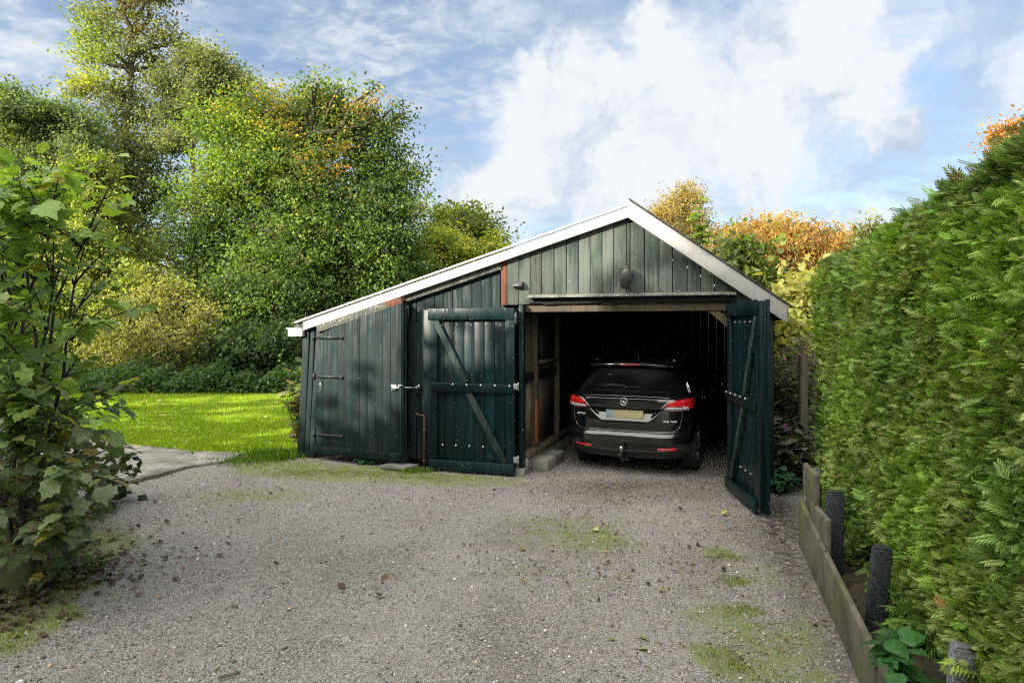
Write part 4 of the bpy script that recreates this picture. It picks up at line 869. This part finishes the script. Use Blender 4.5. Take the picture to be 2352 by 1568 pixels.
scatter('low_shoots', tv, tf, P4-hb, frames(norm(np.array([-.7,-.2,.3])+rng.normal(size=P4.shape)*.5), norm(np.array([-.2,-.1,1])+rng.normal(size=P4.shape)*.4)), .055*rng.lognormal(0,.3,len(P4)), np.tile([.10,.17,.035],(len(P4),1))*rng.uniform(.5,1.2,(len(P4),1)), M['conifer'], hedge)
# stray shoots at the base
st = empty('conifer_seedling', tuple(hpt(3.75, .02)), 0, label='small fern-like conifer shoots low beside the leaning dark post', cat='plant')
n_ = 26; scatter('foliage', tv, tf, rng.normal(size=(n_,3))*np.array([.05,.12,.06])+np.array([0,0,.22]), frames(norm(rng.normal(size=(n_,3))*.5+np.array([-.8,-.2,.25])), norm(rng.normal(size=(n_,3))*.3+np.array([-.2,-.2,1]))), rng.uniform(.10,.2,n_), np.tile([.09,.17,.03],(n_,1))*rng.uniform(.7,1.3,(n_,1)), M['conifer'], st)
mb = MB()
for k_ in range(5): mb.tube(wander((0,rng.uniform(-.1,.1),-.02),(rng.normal()*.05-.05,rng.normal()*.12,.25),4,.05),.005,5)
mb.build('stem', M['stem'], st)

# soil bank and low growth behind the edging
mb = MB(); ys = np.linspace(1.5, 12, 40); V = []; 
for y in ys:
    for k_, (dx, z) in enumerate(((.02,.02),(.2,.14),(.6,.17),(2.5,.2),(12,.2))): V.append((1.86+.279*(y-3.65)+dx, y, z if y < 6.0 else (-.03 if dx < 1.5 else .01)))
I = np.arange(40*5).reshape(40,5); F = np.stack([I[:-1,:-1].ravel(), I[:-1,1:].ravel(), I[1:,1:].ravel(), I[1:,:-1].ravel()], 1)
link(bpy.data.objects.new('hedge_bank', npmesh('hedge_bank', np.array(V), F, None, True)), None, M['soil'])['kind'] = 'structure'

# ---------------------------------------------------------------- concrete edging boards and posts on the right
def bpt(y, off=0): return np.array([1.86+.279*(y-3.65)+off*.963, y-off*.269])
def edging(name, y0, y1, zb, z0, z1, off, label, th=.034):
    a, b = bpt(y0, off), bpt(y1, off); a2, b2 = bpt(y0, off+th), bpt(y1, off+th)
    V = [(*a,zb),(*b,zb),(*b2,zb),(*a2,zb),(*a,z0),(*b,z1),(*b2,z1+.012),(*a2,z0+.012)]
    mb = MB(); mb.add(V, [(0,1,2,3),(4,7,6,5),(0,4,5,1),(1,5,6,2),(2,6,7,3),(3,7,4,0)]); return mb.build(name, M['mossy_concrete'], None, bevel=.008, label=label, cat='edging board', group='concrete boards edging the drive')
edging('edging_board', 1.6, 4.76, -.05, .225, .335, 0, 'longest and lowest mossy edging board, running out at the bottom of the frame')
edging('edging_board', 4.78, 6.0, -.05, .345, .40, 0, 'lower mossy board with the two short upper boards stacked on it')
edging('edging_board', 4.76, 5.50, .30, .555, .50, .02, 'short mossy board in the middle of the stepped stack, cut end facing the camera')
edging('edging_board', 5.28, 5.95, .47, .755, .72, .03, 'topmost short edging board, nearest the open right door')
def post(y, off, w, t_, h, lean, mat_, label, rz=-.27):
    b = bpt(y, off); o = empty('short_post', (*b, 0), rz, label=label, cat='post', group='short posts behind the edging boards')
    mb = MB(); mb.beam((0,0,-.05),(lean[0],lean[1],h), t_, w, (0,1,0)); mb.build('shaft', mat_, o, bevel=.006)
    mb = MB(); L = np.array([lean[0], lean[1], h+.05]); L /= np.linalg.norm(L); e_ = np.array([lean[0], lean[1], h]); mb.beam(e_+L*.0005, e_+L*.012, t_-.012, w-.012, (0,1,0)); mb.build('cap', mat_, o, bevel=.004); return o
post(4.1, .16, .10, .075, .60, (.05,-.02), M['plastic_grey'], 'leaning dark grey post standing at the hedge above the fern-like shoots')
post(5.0, .10, .115, .075, .70, (.02,0), M['plastic_grey'], 'dark post between the hedge and the stepped boards')
post(3.05, .27, .13, .08, .50, (.04,.02), M['stone_grey'], 'light grey stone-like post cut off by the bottom edge of the picture')
post(5.45, .07, .055, .05, .66, (.0,0), M['plastic_grey'], 'thin black post tucked behind the short middle edging board')
post(5.85, .09, .12, .06, .69, (.0,0), M['stone_grey'], 'farthest short post, its pale top behind the topmost edging board')
# nettle-like weed near the bottom of the frame
def weed(name, base, n, h, spread, size, pal, label, tv=LEAFV, tf=LEAFF, m='leaf', wl=.9, cat='plant', lean=(0,0)):
    o = empty(name, tuple(base), 0, label=label, cat=cat); mb = MB(); P = []; A = []
    ns = max(3, n//12)
    for k_ in range(ns):
        tip = np.array([rng.normal()*spread+lean[0], rng.normal()*spread+lean[1], h*rng.uniform(.6, 1.1)]); c_ = wander((rng.normal()*spread*.2, rng.normal()*spread*.2, -.02), tip, 6, .04); mb.tube(c_, list(np.linspace(.004+.004*h, .0015+.001*h, 6)), 5)
        for j in range(max(3, n//ns)):
            t_ = rng.uniform(.25, 1); i_ = min(int(t_*5), 4); p_ = c_[i_]+(c_[i_+1]-c_[i_])*(t_*5-i_); ang = rng.uniform(0, 2*pi); P.append(p_); A.append((cos(ang), sin(ang), rng.uniform(-.4,.3)))
    P = np.array(P); A = norm(np.array(A)); n_ = len(P); tvv = np.array(tv, float)*np.array([wl,1,1])
    P = P+A*size*.12
    scatter('leaf_cover', tvv, tf, P, frames(A, norm(rng.normal(size=(n_,3))*.3+np.array([0,-.15,1]))), size*rng.uniform(.55,1.25,n_), pick_cols(pal, [1]*len(pal), n_)*rng.uniform(.75,1.25,(n_,1)), M[m], o)
    mb.build('stem', M['stem'], o); return o
NET = [(0,0,0),(.2,.05,.02),(.33,.22,.0),(.36,.42,.02),(.24,.62,-.02),(.16,.8,-.05),(0,1,-.1),(-.16,.8,-.05),(-.24,.62,-.02),(-.36,.42,.02),(-.33,.22,0),(-.2,.05,.02),(0,.5,.07)]
NETF = [(12,i,i+1) for i in range(11)]+[(12,11,0)]
LNC = [(0,0,0),(.09,.15,.03),(.13,.4,.04),(.09,.75,.0),(0,1,-.1),(-.09,.75,.0),(-.13,.4,.04),(-.09,.15,.03),(0,.45,-.02)]; LNCF = [(8,i,i+1) for i in range(7)]+[(8,7,0)]
weed('nettle', (*bpt(3.35,.14), .12), 60, .26, .08, .12, [(.05,.17,.03),(.04,.13,.03)], 'bright green nettles between edging board and hedge at the bottom of the picture', NET, NETF, 'maple', 1.2)
weed('nettle', (*bpt(3.02,.10), .10), 30, .20, .06, .11, [(.05,.17,.03),(.04,.13,.03)], 'lowest nettle clump beside the light grey post', NET, NETF, 'maple', 1.2)

# ---------------------------------------------------------------- fence post and planting right of the shed
fr = empty('wooden_fence', (3.62, 8.5, 0), 0, label='grey weathered wooden fence end with two rails, half behind the hedge', cat='fence')
mb = MB(); mb.box((-.045,-.045,0),(.045,.045,1.56)); mb.build('post', M['grey_fence'], fr, bevel=.005)
for z in (1.46,.86,.3): mb = MB(); mb.beam((.0,.0,z),(2.2,-.62,z),.085,.05); mb.build('rail', M['grey_fence'], fr, bevel=.004)
for k_ in range(11): mb = MB(); x_ = .12+k_*.19; mb.box((x_, .03-.28*x_, .02),(x_+.15, .05-.28*x_, 1.62+.02*(k_%2))); mb.build('board', M['grey_fence'], fr, bevel=.003)
BAL = [(.055,.075,.035),(.085,.105,.055),(.13,.15,.09),(.04,.055,.025)]
for k_, (x_, y_, h_, n_, lab) in enumerate([(1835,9.3,1.55,260,'tallest grey-green willow-leaved plant between the open door and the fence'),(1800,9.9,1.7,240,'willow-leaved plant close behind the open right door, partly hidden by it'),(1850,10.3,1.75,240,'willow-leaved plant directly left of the fence post, furthest back'),(1795,8.6,.75,150,'broad-leaved plant with small pink flowers low beside the open door'),(1840,8.3,.62,150,'low plant with pink flower heads in front of the fence post'),(1870,8.0,.55,90,'low leafy plant against the far end of the hedge')]):
    b = at(x_, 900, y_); o = weed('wild_plant', (b[0], b[1], .02), n_, h_, .20, .17 if h_ > 1 else .19, BAL, lab, LNC, LNCF, 'leaf', 1.25 if h_ > 1 else 1.9)
    nf = 5; P = rng.normal(size=(nf*7,3))*.022+np.repeat(np.column_stack([rng.normal(size=nf)*.2, rng.normal(size=nf)*.2, h_*rng.uniform(.75, 1.05, nf)]), 7, 0)
    scatter('flowers', LEAFV, LEAFF, P, rand_rot(len(P), 1), .035*rng.uniform(.6,1.2,len(P)), np.tile([.22,.09,.14],(len(P),1))*rng.uniform(.6,1.2,(len(P),1)), M['leaf'], o)
weed('ground_plant', (*at(1790,0,7.9)[:2], .0), 200, .28, .14, .11, [(.03,.09,.035),(.04,.12,.05)], 'small bright green weeds at the foot of the open right door', NET, NETF, 'leaf', .8)
d = 12.4
tree('leafy_shrub', (at(1835,880,d)[0], d, 0), at(1830,740,d), lb([(1835,700,42),(1800,770,45),(1850,770,45),(1870,720,40),(1790,720,35),(1880,790,40),(1830,800,40),(1870,660,30),(1800,820,40)], d),
     420, 24, .13, [(.24,.28,.06),(.32,.32,.08),(.18,.22,.045)], [3,2,2], 'sunlit yellow-green large-leaved shrub between the shed roof end and the hedge', cat='shrub', r0=.03, m='leaf_thin', tv=NET, tf=NETF, clump=.30, twigs=60)
patch_leaves('undergrowth', (3.7,8,9.6,12.6), 5200, lambda x, y: .9+.5*np.sin(x*2+y)**2, .16, [(.03,.04,.018),(.05,.06,.03),(.08,.09,.04)], [3,3,1], kind='stuff')
d = 15.2
tree('lime_tree', (at(1690,880,d)[0], d, 0), at(1690,600,d), lb([(1640,575,24),(1680,550,18),(1735,575,22),(1700,600,34),(1660,600,26),(1745,630,30),(1730,650,36)], d),
     80, 15, .15, [(.12,.17,.04),(.14,.19,.035),(.06,.10,.022)], [3,3,2], 'green shrub with large heart-shaped leaves rising over the right roof slope', cat='shrub', r0=.05, m='leaf_thin', tv=NET, tf=NETF, clump=.30, twigs=60)
o = weed('climbing_shoot', tuple(at(1605,590,14.8)), 64, 1.25, .10, .19, [(.10,.18,.025),(.15,.22,.03)], 'single tall shoot of large green leaves sticking up before the golden birch', NET, NETF, 'leaf_thin', 1.1)
o = weed('climbing_shoot', tuple(at(1570,600,14.8)), 36, .75, .10, .17, [(.10,.18,.025),(.15,.22,.03)], 'shorter green shoot just above the roof edge below the golden birch', NET, NETF, 'leaf_thin', 1.1)
d = 22
tree('birch_tree', (at(1565,880,d)[0], d, 0), at(1560,450,d), lb([(1550,455,26),(1575,445,26),(1530,490,30),(1565,500,38),(1600,500,28),(1545,530,36),(1595,550,40),(1510,500,16),(1600,460,16),(1700,540,22),(1690,530,14),(1640,540,26)], d),
     620, 24, .07, [(.30,.25,.08),(.34,.26,.07),(.22,.21,.08)], [3,2,2], 'sparse golden birch behind the ridge of the shed', r0=.09, bark='bark_pale', m='leaf_thin', clump=.22, twigs=220, thin=.6)
d = 17.5
CHL = [(0,0,0),(.13,.35,.0),(.15,.62,-.06),(0,1,-.22),(-.15,.62,-.06),(-.13,.35,0)]; CHF = [(0,1,2,3,4,5)]
tree('chestnut_tree', (at(1800,880,d)[0], d, 0), at(1800,600,d), lb([(1700,545,26),(1760,525,20),(1810,530,24),(1860,545,26),(1690,560,30),(1660,590,30),(1700,610,40),(1725,548,32),(1765,535,24),(1800,545,34),(1840,560,32),(1755,590,48),(1820,600,52),(1870,590,34),(1780,650,60),(1850,660,55),(1890,640,40),(1820,710,60),(1720,640,40),(1905,620,30)], d),
     1500, 30, .135, [(.31,.18,.05),(.38,.26,.07),(.24,.13,.035),(.33,.28,.06),(.17,.18,.05)], [3,4,1.5,3,2], 'orange-brown autumn chestnut tree between the roof and the hedge', r0=.14, m='leaf_thin', tv=CHV if False else CHL, tf=CHF, droop=.9, clump=.30, twigs=90)
d = 19
tree('autumn_tree', (at(1940,880,d)[0], d, 0), at(1940,600,d), lb([(1925,560,24),(1955,555,26),(1975,580,30),(1930,600,36),(1905,590,20)], d),
     220, 22, .11, [(.36,.21,.05),(.32,.20,.05),(.28,.23,.05)], [3,3,1], 'golden-orange tree top showing over the far end of the hedge', r0=.1, m='leaf_thin', clump=.28, twigs=40)
d = 18
tree('broadleaf_tree', (at(2000,880,d)[0], d, 0), at(2000,560,d), lb([(1995,520,18),(1985,545,24),(2015,550,26),(2000,590,40)], d),
     120, 22, .10, [(.12,.15,.05),(.16,.17,.06)], [2,2], 'small grey-green tree tip just above the hedge top', r0=.07, clump=.22, twigs=40)
d = 14
tree('autumn_tree', (at(2330,880,d)[0], d, 0), at(2330,330,d), lb([(2305,305,20),(2340,310,26),(2320,340,34)], d),
     120, 20, .08, [(.36,.20,.05),(.32,.20,.05)], [3,3], 'orange tree tip at the right edge above the near hedge', r0=.08, m='leaf_thin', clump=.2, twigs=40)

# ---------------------------------------------------------------- sycamore sapling at the left
sap = empty('maple_sapling', (-3.95, 5.1, 0), 0, label='large leafy maple sapling overhanging the drive at the left', cat='sapling')
sb = np.array([-3.95, 5.1, 0]); tips = []
for (x_, y_) in [(40,372),(130,365),(250,362),(205,395),(262,410),(270,470),(240,500),(215,545),(250,575),(320,705),(270,690),(235,660),(185,760),(200,720),(215,740),(190,820),(175,860),(310,895),(280,880),(240,890),(265,935),(225,960),(250,1030),(230,1000),(235,1100),(215,1075),(235,1170),(205,1140),(195,1250),(160,1280),(120,1290),(190,1205),(90,1260)]:
    tips.append((x_, y_, rng.uniform(4.6, 5.3)))
for _ in range(230):
    y_ = rng.uniform(400, 1290)**1.0; xm = np.interp(y_, [400,540,700,800,900,1000,1100,1290],[170,130,150,110,140,150,170,140]); tips.append((rng.uniform(-60, xm), y_, rng.uniform(4.3, 5.9)))
mb = MB(); P = []; A = []; Nn = []
stems = []
for k_ in range(12):
    tx = rng.uniform(-60, 250); c_ = wander((rng.normal()*.18, rng.normal()*.18, -.05), at(tx, rng.uniform(380, 620), rng.uniform(4.7, 5.6))-sb, 9, .012); stems.append(c_); mb.tube(c_, list(np.linspace(.021, .005, 9)), 6)
for (x_, y_, d_) in tips:
    tip = at(x_, y_, d_)-sb; best = None
    for c_ in stems:
        for q in c_[:-1]:
            dz = tip[2]-q[2]; 
            if dz < -.05: continue
            dd = np.linalg.norm(tip-q)+abs(dz-.25)*.8
            if best is None or dd < best[0]: best = (dd, q)
    if best is None: best = (1, np.array([0,0,.15]))
    q = best[1]; mid = (q+tip)/2+np.array([0,0,.05]); cv = [q*(1-t_)**2+mid*2*t_*(1-t_)+tip*t_**2 for t_ in np.linspace(0, 1, 9)]; L = np.linalg.norm(tip-q)
    mb.tube(cv, list(np.linspace(.009, .003, 9)), 5)
    seg = tip-q; sd = norm(np.cross(seg, (0,0,1.)));
    for t_ in np.arange(1, max(.25, 1-.75/L), -.062/max(L, .2)):
        i_ = min(int(t_*8), 7); p_ = cv[i_]+(cv[i_+1]-cv[i_])*(t_*8-i_); dirn = norm(cv[i_+1]-cv[i_])
        for s_ in (-1, 1):
            if rng.random() < .12: continue
            a_ = norm(sd*s_*rng.uniform(.5, 1)+dirn*rng.uniform(.2, .9)+rng.normal(size=3)*.25+np.array([0,0,-.05])); pet = rng.uniform(.04, .09); e_ = p_+a_*pet
            mb.tube([p_, e_+np.array([0,0,.008])], .0016, 4); P.append(e_); A.append(norm(a_+np.array([0,0,.05-.45*rng.random()]))); Nn.append(norm(np.array([0,-.05,1])+rng.normal(size=3)*.36))
P = np.array(P); A = np.array(A); Nn = np.array(Nn); zt = P[:,2]; N = len(P); print('maple leaves', N)
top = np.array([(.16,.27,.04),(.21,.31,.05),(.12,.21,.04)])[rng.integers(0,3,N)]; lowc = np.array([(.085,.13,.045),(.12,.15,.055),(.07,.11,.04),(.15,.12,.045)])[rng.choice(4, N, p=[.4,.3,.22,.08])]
f = sstep(zt+rng.normal(size=N)*.3, .7, 1.9)[:,None]; col = (lowc*(1-f)+top*f)*rng.uniform(.75,1.3,(N,1)); yl = rng.random(N) < .02; col[yl] = (.28,.24,.03)  # upper leaves coloured brighter as if backlit, lower ones darker with age
MV2 = MAPV.copy(); MV2[:,2] = .30*np.abs(MV2[:,0])-.35*MV2[:,1]**2-.35*MV2[:,0]**2
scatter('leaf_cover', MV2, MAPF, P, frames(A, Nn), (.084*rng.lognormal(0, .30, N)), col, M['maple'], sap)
mb.build('stem', M['stem'], sap)
# undergrowth under it, stone, dry leaf
patch_leaves('shade_undergrowth', (-6.5,-4.1,5.3,7.6), 2600, lambda x, y: .5+.9*np.clip(-4.1-x, 0, 1), .13, [(.03,.045,.018),(.045,.06,.025)], [1,1], kind='stuff')
b = at(25, 1310, 5.0); stn = empty('mossy_stone', (-3.72, 5.06, 0), .3, label='pale mossy block of stone under the maple sapling at the left edge', cat='stone')
mb = MB(); mb.box((-.28,-.2,-.05),(.20,.22,.25)); so = mb.build('stone_body', M['mossy_concrete'], stn, bevel=.05)
weed('ground_plant', (-3.35, 5.3, 0), 90, .12, .16, .07, [(.05,.08,.02),(.07,.10,.03)], 'low green leaves creeping onto the drive under the maple sapling', NET, NETF)

# bush at the left corner of the shed, tufts at the base
weed('corner_shrub', tuple(shw(-3.66, .35, 0)), 150, 1.35, .13, .14, [(.10,.14,.03),(.16,.18,.05),(.07,.10,.025),(.22,.19,.05)], 'small shrub with yellowing leaves at the left corner of the shed', MAPV, MAPF, 'maple', 1.0, 'shrub')
def tuft(s, n, h, N, sp, label, name='grass_tuft'):
    p_ = shw(s, n, 0); o = empty(name, tuple(p_), 0, label=label, cat='grass tuft', group='grass tufts at the foot of the shed')
    xx = rng.normal(size=N)*sp; yy = rng.normal(size=N)*sp*.6
    ob = blades('blades', xx, yy, np.zeros(N), rng.uniform(.4,1,N)*h, [(.08,.16,.012),(.11,.20,.02)], [1,1]); ob.parent = o
tuft(-3.75, -.12, .17, 700, .22, 'biggest bright green tuft at the left corner of the shed'); tuft(-3.95, -.5, .10, 500, .28, 'lower green tuft just in front of the left corner of the shed')
tuft(-1.35, -.32, .09, 260, .12, 'small green weeds right of the paving slab')
weed('ground_plant', tuple(shw(-2.25, -.12, 0)), 44, .10, .10, .075, [(.04,.11,.03)], 'small dark green weeds growing out from under the plank door', NET, NETF)

# short moss and weed tufts in the mossy places of the drive
mp = []
for (px_, py_, rx_, ry_, n_) in [(200,1250,.35,.4,1500),(110,1350,.3,.3,1100),(50,1420,.3,.3,1300),(20,1470,.25,.25,800),(640,1072,.5,.28,1500),(740,1084,.6,.28,2100),(860,1092,.6,.25,2100),(1000,1097,.6,.2,1200),(1660,1275,.14,.14,500),(1690,1330,.09,.09,420),(1700,1400,.11,.09,420),(1640,1500,.14,.12,350),(1700,1535,.16,.12,450),(1770,1465,.16,.16,300),(1300,1215,.5,.35,500),(1380,1240,.35,.25,350),(560,1140,.6,.25,350)]:
    cx_, cy_ = gpt(px_, py_); n_ = int(n_*1.6); k_ = max(3, n_//28); cl_ = rng.normal(size=(k_,2))*np.array([rx_, ry_])*.6+np.array([cx_, cy_]); mp.append(cl_[rng.integers(0, k_, n_)]+rng.normal(size=(n_,2))*.032)
mp = np.vstack(mp); mp = mp[(((mp-SH_O)@EN) < .02)]
N = len(mp); a_ = norm(np.column_stack([rng.normal(size=(N,2))*.7, np.ones(N)])); n_ = norm(np.column_stack([rng.normal(size=(N,2)), np.zeros(N)]))
scatter('moss', [(-.22,0,0),(.22,0,0),(.2,.6,.1),(0,1,.3),(-.2,.6,.1)], [(0,1,2,3,4)], np.column_stack([mp, gh(mp[:,0], mp[:,1])]), frames(a_, n_), rng.uniform(.005,.013,N), pick_cols([(.16,.22,.015),(.22,.27,.03),(.10,.13,.02)], [3,2,2], N)*rng.uniform(.7,1.3,(N,1)), M['grass'], kind='stuff')

# fallen leaves
def fallen(N, fx, fy, size, pal, w, name, tv=MAPV, tf=MAPF, flat_=.35, **kw):
    a = norm(np.column_stack([rng.normal(size=(N,2)), rng.normal(size=N)*.2])); n = norm(np.column_stack([rng.normal(size=(N,2))*flat_, np.ones(N)]))
    return scatter(name, tv, tf, np.column_stack([fx, fy, gh(fx, fy)+.012]), frames(a, n), size, pick_cols(pal, w, N)*rng.uniform(.7,1.3,(N,1)), M['dead_leaf'], None, **kw)
CURL = MAPV.copy(); CURL[:,2] = .55*np.abs(CURL[:,0])+.25*CURL[:,1]**2
BR = [(.075,.035,.02),(.045,.028,.018),(.13,.08,.035),(.22,.19,.06),(.30,.16,.06),(.14,.15,.05)]
N = 1500; fy = 3.0+7.4*rng.random(N)**.5; fx = rng.uniform(-.75,.62,N)*fy; cl = rng.random(N) < .55; cy = rng.choice([7.7,6.6,7.9,5.3,5.6], N)+rng.normal(size=N)*.35; cx = rng.choice([.2,.9,1.6,1.5,-3.2], N)+rng.normal(size=N)*.7
fx = np.where(cl, cx, fx); fy = np.where(cl, cy, fy); ok = (fx < 1.8+.279*(fy-3.65)) & (fy < 9.0) & (fx > -.78*fy); fx, fy = fx[ok], fy[ok]; N = len(fx)
fallen(N, fx, fy, rng.lognormal(np.log(.015), .45, N), BR, [5,6,3,2,.5,2], 'leaf_litter', CURL, MAPF, .5, kind='stuff')
N = 420; fy = rng.uniform(10.5, 18.5, N); fx = rng.uniform(-.7,-.33,N)*fy; fallen(N, fx, fy, rng.uniform(.05,.09,N), [(.35,.30,.10),(.22,.12,.05),(.45,.42,.2)], [3,1,2], 'lawn_leaf_litter', kind='stuff').location.z = .06
N = 850; fx = rng.normal(size=N)*.33-3.6; fy = rng.normal(size=N)*.55+4.9; fallen(N, fx, fy, rng.uniform(.02,.06,N), [(.06,.04,.025),(.10,.06,.035),(.14,.12,.06)], [4,3,1], 'leaf_litter_under_sapling', CURL, kind='stuff')
# twigs
mb = MB()
for k_ in range(260):
    y = 3.1+6*random.random()**.8; x = random.uniform(-.62,.5)*y; 
    if x > 1.8+.279*(y-3.65): continue
    L = random.uniform(.02,.10); a = random.uniform(0, pi); z = float(gh(x, y))+.008; mb.tube([(x,y,z),(x+L*.5*cos(a)+.008,y+L*.5*sin(a),z+.008),(x+L*cos(a),y+L*sin(a),z)], .0018, 4)
tag(mb.build('twig_litter', M['stem']), kind='stuff')
for (x_, y_, s_, c_, tpl, lab) in [(893,1330,.10,(.17,.12,.085),'m','large crumpled grey-brown leaf in the middle of the drive'),(870,1375,.06,(.13,.12,.06),'m','curled olive leaf just below the large crumpled leaf'),(1490,1497,.075,(.33,.36,.12),'l','long pale green leaf at the right foreground'),(1470,1463,.07,(.20,.22,.07),'l','slim olive leaf pointing at the pale green leaf'),(1412,1470,.05,(.18,.20,.06),'l','round green leaf with a long stalk in the foreground'),(1705,1508,.075,(.42,.40,.2),'l','pale cream leaf on the moss near the edging board'),
      (1362,1218,.07,(.38,.36,.12),'m','pale yellow lobed leaf on the mossy middle of the drive'),(1325,1240,.045,(.42,.30,.05),'l','bright yellow leaf left of the pale lobed leaf'),(1660,1190,.07,(.30,.32,.08),'m','yellow-green leaf by the foot of the open right door'),(1540,1150,.04,(.45,.24,.04),'l','small orange leaf right behind the car'),(500,1530,.05,(.22,.24,.10),'l','small green leaf at the left foreground'),(62,1310,.16,(.36,.26,.12),'m','big tan dry leaf leaning on the mossy stone'),
      (1870,1440,.05,(.36,.19,.12),'l','pinkish leaf beside the long edging board'),(1395,1265,.035,(.48,.26,.13),'l','small peach-coloured leaf on the mossy middle of the drive'),(1205,1335,.03,(.16,.05,.03),'m','small dark red leaf left of centre of the drive')]:
    X_, Y_ = gpt(x_, y_); r_ = rand_rot(1, .3)
    ob = scatter('fallen_leaf', CURL if tpl == 'm' else NET, MAPF if tpl == 'm' else NETF, np.zeros((1,3)), r_, np.array([s_]), np.array([c_]), M['dead_leaf'], None, label=lab, cat='leaf', group='single fallen leaves on the drive')
    ob.location = (X_, Y_, float(gh(X_, Y_))+.014+(.06 if 'leaning' in lab else 0))
ob = MB(); ob.tube([(0,0,.012),(.05,.02,.016),(.10,.055,.012)], [.009,.008,.006], 7); tw = ob.build('broken_twig', M['bark_pale'], None, smooth=True, label='short thick broken twig at the bottom left of the drive', cat='twig'); X_, Y_ = gpt(500,1560); tw.location = (X_, Y_, 0)

# ---------------------------------------------------------------- trees standing left of and behind the viewpoint; they shade the drive
SD = np.array([sin(R(SUN_AZ)), cos(R(SUN_AZ))])      # towards the sun
AX = -SD; WX = np.array([-AX[1]*-1, AX[0]*-1]);
def aw(a, w): return AX*a+np.array([AX[1], -AX[0]])*w
def shade_tree(w0, prof, label, n=330, sz=.42):
    """prof: list of (w, top height, radius)"""
    base = aw(-12, w0); lobes = []
    for (w_, top_, r_) in prof:
        z = top_-r_*.95
        while z > .6: q = aw(-12+rng.uniform(-.8,.8), w_); lobes.append((q[0], q[1], z, r_)); z -= r_*1.1
    tree('neighbouring_tree', (base[0], base[1], 0), (base[0], base[1], max(p_[1] for p_ in prof)*.8), lobes, n, 26, sz, [G1,G2,G3], [1,1,1], label, r0=.25, clump=.6, twigs=20, surf=.8)
shade_tree(4.5, [(7.5,12,1.8),(5.5,13.5,1.9),(3.5,13.5,1.9),(1.8,12.5,1.7)], 'large tree behind the viewpoint, out of the picture', 520)
shade_tree(-1.5, [(.2,12.5,1.7),(-1.3,13,1.7),(-2.8,12.5,1.7),(-4.2,12,1.5)], 'tall tree left of the viewpoint, out of the picture', 520)
shade_tree(-6.5, [(-4.7,10.3,1.1),(-5.7,9.0,.9),(-6.6,8.3,.8),(-7.4,7.7,.8),(-8.3,7.1,.8),(-9.2,6.4,.8),(-10.2,5.7,.8)], 'stepped smaller tree left of the viewpoint, out of the picture', 1000)
shade_tree(-12.5, [(-11.9,5.9,.5),(-13.3,6.5,.4),(-15.2,6.9,.4),(-17.2,7.2,.3),(-20.6,7.4,.6),(-22,7.6,.9)], 'thin tree left of the lawn, out of the picture', 300)
